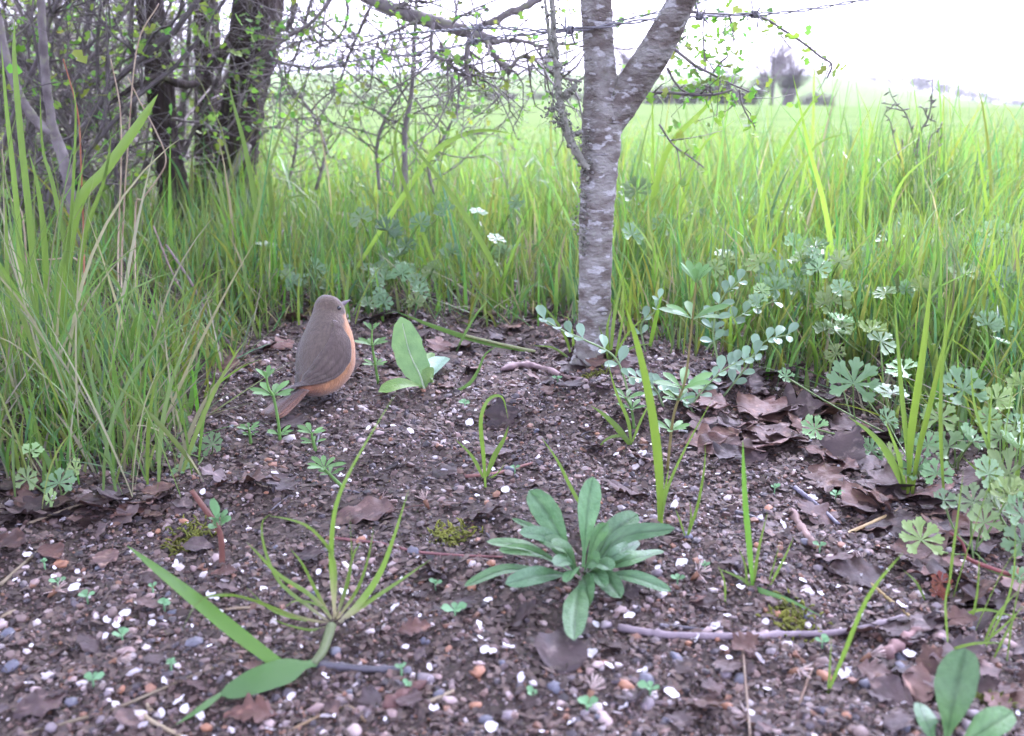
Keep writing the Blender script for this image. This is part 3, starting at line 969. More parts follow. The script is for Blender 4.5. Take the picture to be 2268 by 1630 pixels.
wire([(330, 205, 3.4), (560, 170, 2.8), (695, 150, 2.1), (814, 130, 1.75), (927, 119, 1.65), (1010, 103, 1.58), (1098, 82, 1.5), (1227, 71, 1.45), (1400, 40, 1.42), (1600, -10, 1.4), (1800, -60, 1.4)],
     'twisted barbed wire strand sagging behind the slim forked tree', (.25, .4, .55))

# --- dead weed stalks standing in the right-hand grass
t = Thing('dead_weed', 'dark dead weed with forked seed stalks standing up from the grass', 'weed', G(2035, 560))
WY = 1.75
mb = MB()
DW = [([(2036, 520), (2032, 420), (2030, 349), (2037, 296), (2055, 264), (2062, 232), (2065, 190), (2066, 150)], (9, 3)),
      ([(2030, 360), (2022, 300), (2008, 256), (1990, 235), (1952, 228)], (6, 3)), ([(1990, 235), (1976, 215), (1968, 192)], (4, 2)), ([(2000, 245), (1975, 240), (1962, 248)], (4, 3)),
      ([(2040, 520), (2050, 400), (2060, 310), (2075, 290), (2085, 280)], (6, 4)), ([(2055, 264), (2045, 240), (2033, 237)], (4, 3)),
      ([(2025, 520), (2010, 400), (1985, 330), (1972, 270), (1958, 252)], (5, 3)), ([(1990, 340), (2002, 316)], (4, 3)), ([(2045, 520), (2062, 420), (2075, 340), (2080, 310)], (5, 3)),
      ([(2062, 232), (2070, 224), (2073, 220)], (4, 5)), ([(2058, 262), (2064, 268)], (4, 5))]
for pts, r in DW:
    S = px(pts, WY, (r[0] * .7, r[1] * .7), 5, None, .4)
    for i in range(3, len(S), 4):
        q = nrm(rng.normal(0, 1, 3) + np.array([0, 0, .6]))
        mb.add(*tube(np.array([S[i], S[i] + q * .006, S[i] + q * .012]), [.0006, .0016, .0003], 5))
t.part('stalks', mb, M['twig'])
mb = MB()
for _ in range(60):
    p0 = t.base + np.array([rng.normal() * .035, rng.normal() * .03, 0])
    S = spline([p0, p0 + np.array([rng.normal() * .015, 0, .09]), p0 + np.array([rng.normal() * .03, rng.normal() * .02, .15 + .09 * rng.random()])], 7)
    mb.add(*ribbon(S, blade_w(7, .0014), fold=.2), tint=(.55, .62, .9))
t.part('leaves', mb, M['grass'], kind='stuff')

# ------------------------------------------------------------------ far across the field
def speck_mass(mb, c, r, N, size, rg, flat=0.0, tint=1.0):
    q = nrm(rg.normal(0, 1, (N, 3))) * rg.random((N, 1)) ** .4
    q[:, 2] = np.where(q[:, 2] < 0, q[:, 2] * (1 - flat), q[:, 2])
    P = np.asarray(c) + q * np.asarray(r)
    t = np.ones((N, 3)) * tint * (.6 + .8 * rg.random((N, 1)))
    scatter(mb, HAW, HAWF, P, rot(rg.random(N) * 6.3, rg.normal(0, 1, N), rg.normal(0, 1, N)), size * (.6 + .8 * rg.random(N)), t)


def far_base(u_, Y_):
    x_ = (u_ - 1134) / FPX * Y_
    return np.array([x_, Y_, float(gz(x_, Y_)) - .02])


# pollard
b = far_base(1724, 78)
ptop = A(1738, 196, 78)
rg = np.random.default_rng(77)
t = Thing('pollard_willow', 'pollarded willow with a fan of bare shoots on a stubby trunk in the field', 'tree', b)
hp = max(1.6, ptop[2] - b[2])
mb = MB()
mb.add(*tube(spline([b, b + [0.1, 0, hp * .5], b + [.15, 0, hp]], 10), np.array([.55, .42, .38, .38, .4, .42, .46, .55, .62, .5]), 10, .3, 2))
tr = t.part('trunk', mb, M['fartree'])
mb = MB()
hd = b + [.15, 0, hp]
for i in range(230):
    a = rg.random() * 6.3
    s_ = abs(rg.normal(0, 1.15))
    d = nrm([math.cos(a) * s_, math.sin(a) * s_, 1])
    L = 1.6 + 1.3 * rg.random()
    p0 = hd + np.array([rg.normal() * .25, rg.normal() * .25, rg.normal() * .15])
    mb.add(*tube(np.array([p0, p0 + d * L * .5 + [0, 0, .05], p0 + d * L + [0, 0, .2]]), [.022, .016, .006], 3))
t.part('shoots', mb, M['fartree'])
# bare tree behind
for u_, Y_, hgt, lab in ((1690, 92, 6.0, 'bare spreading tree just behind the pollarded willow'), (1590, 96, 3.4, 'low bare tree left of the pollarded willow'), (1385, 100, 6.4, 'pale bare tree seen in the fork of the slim tree')):
    rg = np.random.default_rng(int(u_))
    b = far_base(u_, Y_)
    t = Thing('bare_tree', lab, 'tree', b, 'bare trees across the field')
    mb = MB()
    mb.add(*tube(spline([b, b + [.1, 0, hgt * .3], b + [0, 0, hgt * .55]], 8), np.linspace(.17, .11, 8), 8, .2, 1))
    t.part('trunk', mb, M['fartree'])
    mb, lf = MB(), []
    for _ in range(13):
        a = rg.random() * 6.3
        p0 = b + np.array([0, 0, hgt * (.22 + .33 * rg.random())])
        branch(mb, lf, p0, np.array([math.cos(a), math.sin(a) * .6, .75]), hgt * .48, .09, 2, rg, kids=7, wig=.14, up=.15)
    t.part('crown', mb, M['fartree'])

# hedges and bushes
def bush(u_, Y_, wpx, hpx, name, lab, cat, grp, flat=0.2, N=700):
    rg = np.random.default_rng(int(u_ * 3 + Y_))
    b = far_base(u_, Y_)
    hw, hh = wpx * .5 * Y_ / FPX, hpx * Y_ / FPX
    t = Thing(name, lab, cat, b, grp)
    mb = MB()
    nb = max(3, int(wpx / max(hpx, 6) * 2))
    for i in range(nb):
        c = b + np.array([(-1 + 2 * (i + .5) / nb) * hw * .85, rg.normal() * .2 * hh, hh * (.45 + .12 * rg.normal())])
        speck_mass(mb, c, (hw / nb * 1.6 + .1 * hh, hh * .5, hh * (.45 + .1 * rg.random())), int(N / nb), hh * .13, rg, flat, .8 + .4 * rg.random())
    t.part('crown', mb, M['farhedge'], kind='stuff')
    mb = MB()
    for i in range(nb * 3):
        p0 = b + np.array([(2 * rg.random() - 1) * hw * .9, rg.normal() * .2 * hh, 0])
        mb.add(*tube(np.array([p0, p0 + [rg.normal() * .12 * hh, 0, hh * .6], p0 + [rg.normal() * .2 * hh, 0, hh * (.85 + .25 * rg.random())]]), [hh * .025, hh * .02, hh * .006], 3))
    t.part('stems', mb, M['fartree'])
HED = [(1085, 118, 45, 19, 'short clipped hedge length in mid field, left of the gap'), (1130, 119, 30, 17, 'short clipped hedge length in mid field beside the gap'), (1190, 117, 62, 19, 'clipped hedge length in mid field behind the dead twig'),
       (1262, 116, 70, 20, 'clipped hedge length in mid field ending at the slim tree'), (640, 119, 110, 20, 'dark hedge across the field seen beside the leaning trunk'), (820, 120, 90, 10, 'low thin hedge across the field under the sweeping limb')]
for u_, Y_, w_, h_, lab in HED:
    bush(u_, Y_, w_, h_, 'field_hedge', lab, 'hedge', 'clipped hedges across the field')
BUSH = [(1450, 96, 60, 42, 'bare bush right beside the slim tree across the field'), (1510, 98, 80, 48, 'wide bare bush across the field behind the leafy branch'), (1575, 95, 80, 50, 'bare bush across the field left of the pollard'),
        (1645, 97, 70, 46, 'bare bush across the field touching the pollard'), (1790, 118, 80, 30, 'low bush across the field right of the pollard')]
for u_, Y_, w_, h_, lab in BUSH:
    bush(u_, Y_, w_, h_, 'field_bush', lab, 'bush', 'bushes across the field', N=900)
RIDGE = [(1895, 30, 16), (1925, 40, 18), (1960, 36, 14), (2000, 44, 34), (2035, 50, 32), (2072, 44, 26), (2105, 40, 24), (2138, 36, 22), (2170, 36, 20), (2205, 30, 18), (2232, 26, 24), (1250, 60, 14), (1205, 40, 16), (1160, 30, 12), (1480, 90, 22), (1770, 70, 16), (1835, 40, 12)]
for i, (u_, w_, h_) in enumerate(RIDGE):
    side_ = 'on the far hill to the right' if u_ > 1850 else 'on the far hill behind the middle trees'
    bush(u_, 350, w_ * 1.25, h_, 'ridge_bush', ('low ' if h_ < 19 else 'tall ') + ('narrow ' if w_ < 36 else ('wide ' if w_ > 42 else '')) + 'hazy bush in the line ' + side_, 'bush', 'bushes ' + side_, N=420)
# conifer behind the dead twig
rg = np.random.default_rng(12)
b = far_base(1212, 330)
t = Thing('conifer', 'dark conifer on the far hill seen beside the dead lichened twig', 'tree', b)
t.part('trunk', MB().add(*tube(np.array([b, b + [0, 0, 9]]), [.3, .05], 6)), M['fartree'])
mb = MB()
for z_ in np.linspace(1, 9, 12):
    speck_mass(mb, b + [0, 0, z_], (2.6 * (1 - z_ / 10) + .3, 2.6 * (1 - z_ / 10) + .3, .5), 70, .6, rg)
t.part('crown', mb, M['farhedge'], kind='stuff')

# ------------------------------------------------------------------ the bird
def bird():
    fb = G(738, 884)
    Y0 = fb[1]
    dY = lambda y_: Y0 + (y_ - 1.04)
    key = [  # u, v, depth, half width, half height (picture px)
        (661, 868, 1.000, 7, 6), (674, 864, 1.007, 23, 19), (692, 856, 1.018, 41, 37), (709, 836, 1.030, 57, 53), (721, 803, 1.041, 68, 64), (727, 768, 1.048, 65, 61),
        (730, 738, 1.053, 56, 53), (730, 714, 1.057, 45.5, 44), (730, 697, 1.060, 38, 38.5), (731, 682, 1.062, 35, 36), (732, 668, 1.064, 28, 29), (734, 659, 1.065, 17, 17), (735, 655.5, 1.065, 4, 4)]
    arr = []
    for u_, v_, y_, a_, b_ in key:
        p = A(u_, v_, dY(y_))
        arr.append([*p, a_ * dY(y_) / FPX, b_ * dY(y_) / FPX])
    S = spline(arr, 64)
    C, RA, RB_ = S[:, :3], S[:, 3].clip(.0008), S[:, 4].clip(.0008)
    hd = math.radians(38)
    dors0 = np.array([-math.sin(hd), -math.cos(hd), 0.35])
    T = nrm(np.gradient(C, axis=0))
    T = nrm(0.35 * T + 0.65 * nrm(C[40] - C[6]))
    D = nrm(dors0 - T * (T @ dors0)[:, None])
    Lt = nrm(np.cross(D, T))                 # bird's right-hand side when looking along T from behind
    if Lt[30][0] < 0: Lt = -Lt
    t = Thing('bird', 'small grey-brown bird with orange underside and rusty tail standing on the soil', 'bird', fb)

    def surf(i_f, th, off=0.0, ra=None, rb=None):
        i0 = np.clip(i_f, 0, 62.999)
        a = i0.astype(int); f = (i0 - a)[:, None]
        g = lambda X: X[a] * (1 - f) + X[a + 1] * f
        g1 = lambda X: X[a] * (1 - f[:, 0]) + X[a + 1] * f[:, 0]
        R1 = g1(RA) if ra is None else ra
        R2 = g1(RB_) if rb is None else rb
        return g(C) + g(Lt) * (np.sin(th) * (R1 + off))[:, None] + g(D) * (np.cos(th) * (R2 + off))[:, None]
    K = 40
    I, J = np.meshgrid(np.arange(64), np.arange(K), indexing='ij')
    th = (J * 2 * PI / K).ravel()
    V = surf(I.ravel().astype(float), th)
    a = np.abs(((th + PI) % (2 * PI)) - PI)              # 0 on the back, pi on the belly
    frac = I.ravel() / 63.0
    back = np.array([0.138, 0.106, 0.084])
    head = np.array([0.135, 0.100, 0.076])
    orange = np.array([0.47, 0.235, 0.105])
    pale = np.array([0.50, 0.36, 0.25])
    rump = np.array([0.27, 0.125, 0.07])
    edge = 1.42 + 0.25 * ss(.5, .62, frac) + 0.5 * ss(.64, .74, frac)
    fo = ss(-.14, .14, a - edge + 0.12 * vnoise(th * 9, frac * 60, 3))[:, None]
    under = orange * (1 - ss(2.2, 2.9, a)[:, None] * .45) + pale * (ss(2.2, 2.9, a)[:, None] * .45)
    up_ = back * (1 - ss(.5, .7, frac)[:, None]) + head * ss(.5, .7, frac)[:, None]
    up_ = up_ * (1 - ss(.16, .06, frac)[:, None] * 0) 
    col = up_ * (1 - fo) + under * fo
    rm = ss(.2, .08, frac)[:, None]
    col = col * (1 - rm) + rump * rm
    col *= (0.9 + 0.2 * rng.random((len(col), 1)))
    q = np.stack([I * K + J, I * K + (J + 1) % K, (I + 1) * K + (J + 1) % K, (I + 1) * K + J], -1)[:-1].reshape(-1, 4)
    body = t.part('body', MB().add(V, [q], col), M['feather'])
    # wings folded along the back
    for sgn in (1, -1):
        n_, m_ = 48, 31
        s = np.linspace(0, 1, n_)
        outer = np.interp(s, [0, .06, .15, .32, .5, .68, .85, 1], [60, 74, 88, 94, 86, 66, 40, 18])
        inner = np.interp(s, [0, .2, .4, .6, 1], [52, 46, 26, 3, 1])
        tipP = A(626, 878, dY(0.972))
        endi = 34.5 - 32.5 * np.minimum(s / .80, 1)
        g = []
        gc = []
        for k_ in range(n_):
            f_ = np.linspace(0, 1, m_)
            th_ = np.radians(inner[k_] + (outer[k_] - inner[k_]) * f_) * sgn
            ii = np.full(m_, endi[k_])
            i0 = int(endi[k_])
            ra, rb = RA[i0], RB_[i0]
            keep = 30 * Y0 / FPX * (1 - s[k_]) ** .6 + 7 * Y0 / FPX
            ra, rb = max(ra, keep), max(rb, keep * .9)
            ridge = 0.0008 * np.abs(np.sin(f_ * PI * 4.5 + .4)) ** .6 * ss(.25, .5, s[k_])
            p = surf(ii, th_, off=-0.0004 + 0.0022 * ss(0, .2, s[k_]) * ss(-.02, .25, f_) + ridge * ss(.15, .4, s[k_]), ra=np.full(m_, ra), rb=np.full(m_, rb))
            ex = max(0, s[k_] - .80) / .20
            p = p + (tipP - C[2]) * ex * .95
            g.append(p)
            c0 = np.array([0.122, 0.092, 0.076]) * (1 - .32 * ss(.35, .85, s[k_]))
            st = 1 - (.5 - .62 * np.abs(np.sin(f_ * PI * 4.5 + .4)) ** .6) * ss(.25, .5, s[k_])
            gc.append(c0[None] * st[:, None])
        o = t.part('wing', MB().add(np.vstack(g), [grid_faces(n_, m_)], np.vstack(gc)), M['feather'])
        md = o.modifiers.new('thick', 'SOLIDIFY')
        md.thickness = 0.0012
    # tail: overlapping feathers
    p0, p1 = A(672, 862, dY(1.003)), A(592, 926, dY(0.958))
    p1[2] = max(p1[2], float(gz(p1[0], p1[1])) + .006)
    ax = nrm(p1 - p0)
    sd = nrm(np.cross(ax, [0, 0, 1]))
    for i, f_ in enumerate(np.linspace(-1, 1, 7)):
        e = p1 + sd * f_ * .0115 - ax * abs(f_) * .003
        s0 = p0 + sd * f_ * .0045
        P = spline([s0, (s0 + e) / 2 + np.array([0, 0, .0012 * (1 - abs(f_))]), e], 12)
        wv = np.interp(np.linspace(0, 1, 12), [0, .3, .85, .97, 1], [.0028, .0040, .0048, .0036, .0012])
        cc = np.array([0.17, 0.085, 0.055]) if abs(f_) > .5 else np.array([0.14, 0.09, 0.072])
        o = t.part('tail_feather', MB().add(*ribbon(P + np.array([0, 0, .0008 * (3 - abs(i - 3))]), wv, side=sd, fold=-.05), tint=cc), M['feather'])
        o.modifiers.new('thick', 'SOLIDIFY').thickness = .0006
    # bill
    b0 = A(757, 676, dY(1.072))
    b1 = A(776, 664, dY(1.079))
    P = spline([b0 - (b1 - b0) * .35, b0 + (b1 - b0) * .4 + [0, 0, .0006], b1], 9)
    t.part('bill', MB().add(*tube(P, np.array([.0036, .0035, .0031, .0026, .0021, .0016, .0011, .0007, .0002]), 10), tint=(2.6, 2.8, 3.2)), M['horn'])
    # eyes: cast on the head's side
    for u_, v_ in ((751.5, 682),):
        d = ray(u_, v_)
        best = None
        for th_ in np.linspace(.2, 2.0, 60):
            for i_ in np.linspace(44, 58, 40):
                p = surf(np.array([i_]), np.array([th_]))[0]
                uu, vv = proj(*p)
                e = (uu - u_) ** 2 + (vv - v_) ** 2
                if best is None or e < best[0]: best = (e, p, th_, i_)
        p = best[1]
        cI = C[int(best[3])]
        nn = nrm(p - cI)
        vv_, ff_ = ico(2)
        t.part('eye', MB().add(vv_ * .0024 + p - nn * .0006, [ff_], (.012, .010, .010)), M['eye'])
        # the other eye, mirrored
        p2 = surf(np.array([best[3]]), np.array([-best[2]]))[0]
        t.part('eye', MB().add(vv_ * .0024 + p2 - nrm(p2 - cI) * .0006, [ff_], (.012, .010, .010)), M['eye'])
    # legs
    for u_, v_, gu, gv_ in ((722, 856, 716, 888), (748, 858, 748, 892)):
        mb = MB()
        g_ = H(gu, gv_, .002)
        top = A(u_, v_, dY(1.04))
        kn = (top + g_) / 2 + np.array([-.004, -.004, 0])
        mb.add(*tube(spline([top + [0, 0, .004], kn, g_], 9), np.linspace(.0017, .0010, 9), 7))
        for an in (-.5, 0, .5, PI):
            e = g_ + np.array([math.sin(hd + an), math.cos(hd + an), 0]) * (.013 if an != PI else .008)
            e[2] = float(gz(e[0], e[1])) + .0015
            mb.add(*tube(spline([g_, (g_ + e) / 2 + [0, 0, .0015], e], 6), np.linspace(.0010, .0005, 6), 5))
        t.part('leg', mb, M['horn'])


M['feather'] = mat('feather', (1.08, 1.08, 1.08), (0.74, 0.74, 0.75), 420, rough=0.9, spec=0.12, var=0.0, bump=0.8, bscale=800, bdist=.0012, sheen=0.3, stretch=(1, 1, .35))
M['horn'] = mat('horn', (.055, .042, .04), rough=.45, spec=.4, var=0)
M['eye'] = mat('eye', (1, 1, 1), rough=.06, spec=.8, var=0)
bird()

# ------------------------------------------------------------------ leaves and plants in the foreground
def grass_blade(pts, w, n=14, toward=None, fold=.3, tip=2.2, base=.55):
    return ribbon(spline(pts, n), blade_w(n, w, tip, base), fold=fold, toward=toward)


def pxblade(pts, wpx, hs=None, n=14, fold=.3, tip=2.2, base=.55, lean=0.0):
    """Blade standing on the ground at pts[0]; the others are picture points at that distance (plus lean)."""
    p0 = G(*pts[0])
    Y0 = p0[1]
    L = [p0] + [A(a, b, Y0 + lean * (i + 1) / len(pts)) for i, (a, b) in enumerate(pts[1:])]
    tw = nrm(np.array([rng.normal() * .6, -1, .5]))
    return grass_blade(L, wpx * .5 * Y0 / FPX, n, tw, fold, tip, base), p0


def tuft(name, lab, blades, base_px, grp=None, cat='grass', tint=(1, 1, 1), mt='grass', pale=False):
    t = Thing(name, lab, cat, G(*base_px), grp)
    for b in blades:
        pts, w = b[0], b[1]
        kw = b[2] if len(b) > 2 else {}
        tn = np.array(kw.pop('tint', tint)) * (0.85 + .3 * rng.random())
        (V, F), _ = pxblade(pts, w, **kw)
        if pale:                            # whitish sheath at the foot of the blade
            f_ = ss(.32, .02, np.linspace(0, 1, len(V)))[:, None]
            tn = tn[None] * (1 - f_) + np.array([[2.6, 1.45, 5.0]]) * f_
        t.part('blade', MB().add(V, F, tn), M[mt])
    return t


BR = (1.05, 1.1, .9)
t = tuft('grass_tuft', 'pulled-up grass tuft with splayed curved blades left of the rosette plant', [
    ([(742, 1372), (735, 1290), (733, 1200), (746, 1110), (790, 1015), (878, 868)], 17, dict(tint=BR, n=20)),
    ([(738, 1375), (690, 1320), (620, 1275), (575, 1230), (546, 1200)], 11, dict(lean=-.02)),
    ([(730, 1378), (680, 1340), (620, 1290), (588, 1220), (580, 1160), (600, 1138)], 10),
    ([(725, 1380), (650, 1365), (560, 1330), (500, 1318), (440, 1330), (402, 1398)], 12, dict(lean=-.06)),
    ([(735, 1372), (700, 1310), (670, 1250), (640, 1212)], 10),
    ([(748, 1382), (800, 1330), (840, 1270), (868, 1200), (905, 1085)], 20, dict(tint=BR)),
    ([(752, 1380), (820, 1330), (880, 1290), (958, 1236)], 12),
    ([(745, 1375), (790, 1310), (815, 1240), (828, 1165)], 11),
    ([(742, 1375), (765, 1300), (782, 1230), (800, 1200)], 10),
    ([(740, 1375), (762, 1320), (778, 1250), (775, 1140)], 8),
    ([(738, 1378), (742, 1300), (735, 1230), (690, 1172), (640, 1150), (588, 1142)], 11, dict(n=18)),
    ([(735, 1380), (660, 1370), (600, 1350), (545, 1300)], 8),
    ([(738, 1380), (716, 1345), (660, 1330), (630, 1345)], 7),
    ([(736, 1385), (690, 1395), (640, 1385), (600, 1370)], 7, dict(lean=-.03)),
], (738, 1378), pale=True)
# its bent stem, trailing broad leaf and long straight blade
mb = MB()
S = spline([H(735, 1385, .008), H(716, 1440, .006), H(692, 1472, .005)], 12)
t.part('stem', mb.add(*tube(S, np.linspace(.0030, .0022, 12), 7), tint=(1.6, 1.2, 3.0)), M['grass'])
P = spline([H(700, 1466, .006), H(640, 1478, .012), H(560, 1505, .012), H(486, 1538, .006)], 14)
t.part('blade', MB().add(*ribbon(P, leaf_w(14, .0078, .3, .4), fold=.35, toward=(0.2, -.6, 1)), tint=(.75, .95, 1.5)), M['grass'])
P = spline([H(492, 1535, .006), H(440, 1572, .008), H(388, 1606, .003)], 8)
t.part('blade', MB().add(*ribbon(P, blade_w(8, .0018), fold=.2), tint=(.8, 1, 1.5)), M['grass'])
P = spline([H(615, 1470, .010), H(520, 1398, .022), H(430, 1325, .032), H(350, 1262, .038), H(280, 1207, .040)], 20)
t.part('blade', MB().add(*ribbon(P, blade_w(20, .0040, 3.2, .8), fold=.35), tint=(.85, 1.1, .9)), M['grass'])

tuft('grass_seedling', 'small hooked grass seedling in open gravel behind the rosette plant', [
    ([(1075, 1082), (1070, 1010), (1064, 930), (1082, 884), (1112, 880), (1126, 930)], 13, dict(n=20, tint=BR)),
    ([(1076, 1060), (1095, 1010), (1115, 975), (1127, 942)], 14), ([(1073, 1062), (1045, 1010), (1008, 972)], 9), ([(1078, 1062), (1100, 1050), (1120, 1025)], 5)], (1075, 1080), 'lone grass seedlings')
tuft('grass_seedling', 'tall broad bright blade rising behind the rosette plant', [
    ([(1461, 1165), (1458, 1060), (1447, 950), (1428, 840), (1404, 740), (1384, 676)], 30, dict(n=22, tint=(1.15, 1.15, .8), tip=3, lean=.02)),
    ([(1463, 1165), (1480, 1080), (1520, 990), (1580, 880)], 9), ([(1461, 1160), (1470, 1100), (1482, 1030)], 9)], (1461, 1165), 'lone grass seedlings')
tuft('grass_seedling', 'thin arching blade leaning left behind the rosette plant', [
    ([(1296, 1135), (1265, 1080), (1235, 1020), (1196, 964)], 10, dict(tint=BR)), ([(1300, 1135), (1330, 1150), (1352, 1170)], 6)], (1298, 1135), 'lone grass seedlings')
tuft('grass_seedling', 'thin pair of pale blades between the broad blade and the dark stick', [
    ([(1522, 1195), (1546, 1120), (1560, 1040), (1563, 980)], 10, dict(tint=BR)), ([(1520, 1195), (1530, 1150), (1528, 1110)], 6), ([(1520, 1195), (1505, 1150), (1495, 1125)], 5)], (1521, 1195), 'lone grass seedlings')
tuft('grass_seedling', 'upright grass seedling with one stiff dark blade above the long stick', [
    ([(1668, 1300), (1660, 1200), (1651, 1100), (1645, 974)], 17, dict(tint=(.85, 1.15, .8), tip=5)), ([(1670, 1290), (1680, 1220), (1701, 1130)], 9),
    ([(1672, 1300), (1690, 1310), (1750, 1330), (1824, 1368)], 14, dict(lean=-.05, tint=(.8, 1, 1.6))), ([(1666, 1300), (1640, 1280), (1588, 1258)], 10, dict(lean=.01)),
    ([(1700, 1300), (1718, 1240), (1728, 1200)], 8), ([(1704, 1300), (1735, 1240), (1758, 1190)], 7), ([(1606, 1335), (1605, 1290), (1590, 1250)], 6), ([(1655, 1300), (1650, 1250), (1634, 1210)], 6)], (1668, 1300), 'lone grass seedlings')
tuft('grass_seedling', 'long thin blade leaning right across the end of the long stick', [
    ([(1832, 1540), (1870, 1450), (1910, 1350), (1945, 1290), (2002, 1222)], 14, dict(n=20, tint=BR, tip=3.5)), ([(1834, 1540), (1838, 1490), (1842, 1405)], 9)], (1833, 1540), 'lone grass seedlings')
tuft('grass_tuft', 'broad bright grass blades standing among the pale cranesbill leaves', [
    ([(2012, 1100), (2022, 960), (2042, 820), (2056, 700), (2064, 590)], 30, dict(n=20, tint=(1.2, 1.15, .8), tip=3, base=.4)), ([(2020, 1100), (2035, 1000), (2060, 900), (2078, 820), (2112, 690), (2140, 600)], 15, dict(tint=(1.15, 1.1, .8))),
    ([(2094, 1130), (2086, 980), (2086, 850), (2094, 740), (2110, 590)], 17, dict(n=20, tint=(1.15, 1.1, .8))), ([(2092, 1120), (2088, 850), (2110, 750), (2150, 680), (2228, 588)], 14, dict(n=20, tint=BR)),
    ([(2008, 1095), (1970, 1010), (1930, 960), (1878, 922)], 18), ([(2006, 1095), (1990, 1010), (1960, 930)], 12), ([(2020, 1095), (2000, 900), (1990, 780), (1980, 640)], 12)], (2015, 1100))
tuft('grass_tuft', 'loose wiry grass tuft at the right edge above the corner leaves', [
    ([(2100, 1320), (2108, 1240), (2120, 1150), (2134, 1040)], 9), ([(2110, 1330), (2125, 1280), (2150, 1200), (2190, 1080), (2230, 1000)], 8), ([(2160, 1400), (2190, 1330), (2230, 1250), (2275, 1190)], 8), ([(2150, 1390), (2165, 1310), (2170, 1220)], 7),
    ([(2180, 1420), (2210, 1360), (2262, 1300)], 7), ([(2120, 1370), (2180, 1350), (2268, 1372)], 9, dict(lean=-.04)), ([(2170, 1430), (2220, 1390), (2270, 1340)], 7), ([(2200, 1460), (2230, 1400), (2262, 1340)], 6), ([(2100, 1430), (2095, 1330), (2110, 1260)], 7),
    ([(2100, 1440), (2160, 1425), (2230, 1424)], 8, dict(lean=-.03)), ([(2180, 1440), (2240, 1300), (2250, 1150)], 6), ([(2230, 1470), (2245, 1360), (2268, 1260)], 7), ([(2050, 1330), (2030, 1290), (2000, 1262)], 8)], (2140, 1390))
tuft('grass_tuft', 'grass sprigs growing from the right of the slim tree foot', [
    ([(1352, 800), (1358, 720), (1372, 640), (1395, 560)], 9), ([(1350, 800), (1345, 730), (1356, 680)], 8), ([(1356, 805), (1390, 740), (1430, 700)], 8), ([(1360, 805), (1400, 770), (1450, 760)], 7), ([(1348, 805), (1340, 760), (1325, 720)], 6), ([(1362, 800), (1380, 700), (1382, 620)], 7)], (1354, 803))
tuft('grass_tuft', 'grass sprigs growing from the left of the slim tree foot', [
    ([(1268, 795), (1250, 740), (1215, 690), (1180, 660)], 8), ([(1270, 795), (1268, 740), (1255, 690)], 7), ([(1264, 795), (1225, 770), (1180, 765)], 7), ([(1272, 798), (1285, 750), (1296, 715)], 6)], (1268, 796))
tuft('grass_tuft', 'grass clump crowding over the soil at the right edge below the cranesbill', [
    ([(2215, 1130), (2225, 1000), (2240, 880), (2268, 760)], 14, dict(n=20)), ([(2225, 1130), (2200, 1020), (2160, 900), (2150, 800)], 12, dict(n=20)), ([(2230, 1130), (2250, 1050), (2290, 980)], 12), ([(2210, 1130), (2180, 1060), (2130, 1010)], 11), ([(2240, 1140), (2262, 1000), (2262, 850)], 10), ([(2205, 1130), (2190, 980), (2200, 840)], 9), ([(2235, 1140), (2210, 1080), (2170, 1050)], 9)], (2220, 1132))
tuft('grass_tuft', 'short fresh grass shoot with reddish foot in the gravel right of the bird', [
    ([(1395, 985), (1370, 950), (1340, 920), (1308, 898)], 16, dict(tint=BR)), ([(1398, 985), (1390, 930), (1365, 870), (1345, 800)], 10), ([(1398, 985), (1380, 965), (1340, 975), (1310, 1020)], 9), ([(1400, 980), (1420, 930), (1440, 890)], 7)], (1396, 985))
# leaves lying by the dandelion leaf
t = tuft('grass_tuft', 'grass stalk lying over from the left of the slim tree, pale sheath showing', [
    ([(1180, 778), (1100, 762), (1030, 745), (950, 718), (880, 690)], 15, dict(tint=(.9, 1.1, .9), lean=.05, tip=4))], (1180, 778))
S = spline([H(1185, 778, .006), H(1110, 762, .012), H(1028, 742, .02)], 8)
t.part('stem', MB().add(*tube(S, .0018, 6), tint=(3.0, 2.0, 6)), M['grass'])
tuft('grass_tuft', 'grey-green stalk with one drooping narrow leaf right of the dandelion leaf', [
    ([(1005, 868), (1040, 850), (1060, 820), (1075, 785), (1104, 764)], 10, dict(tint=(.8, .9, 1.4))), ([(1010, 780), (1035, 730), (1060, 690), (1090, 655)], 7, dict(tint=(.8, .9, 1.4)))], (1005, 868))

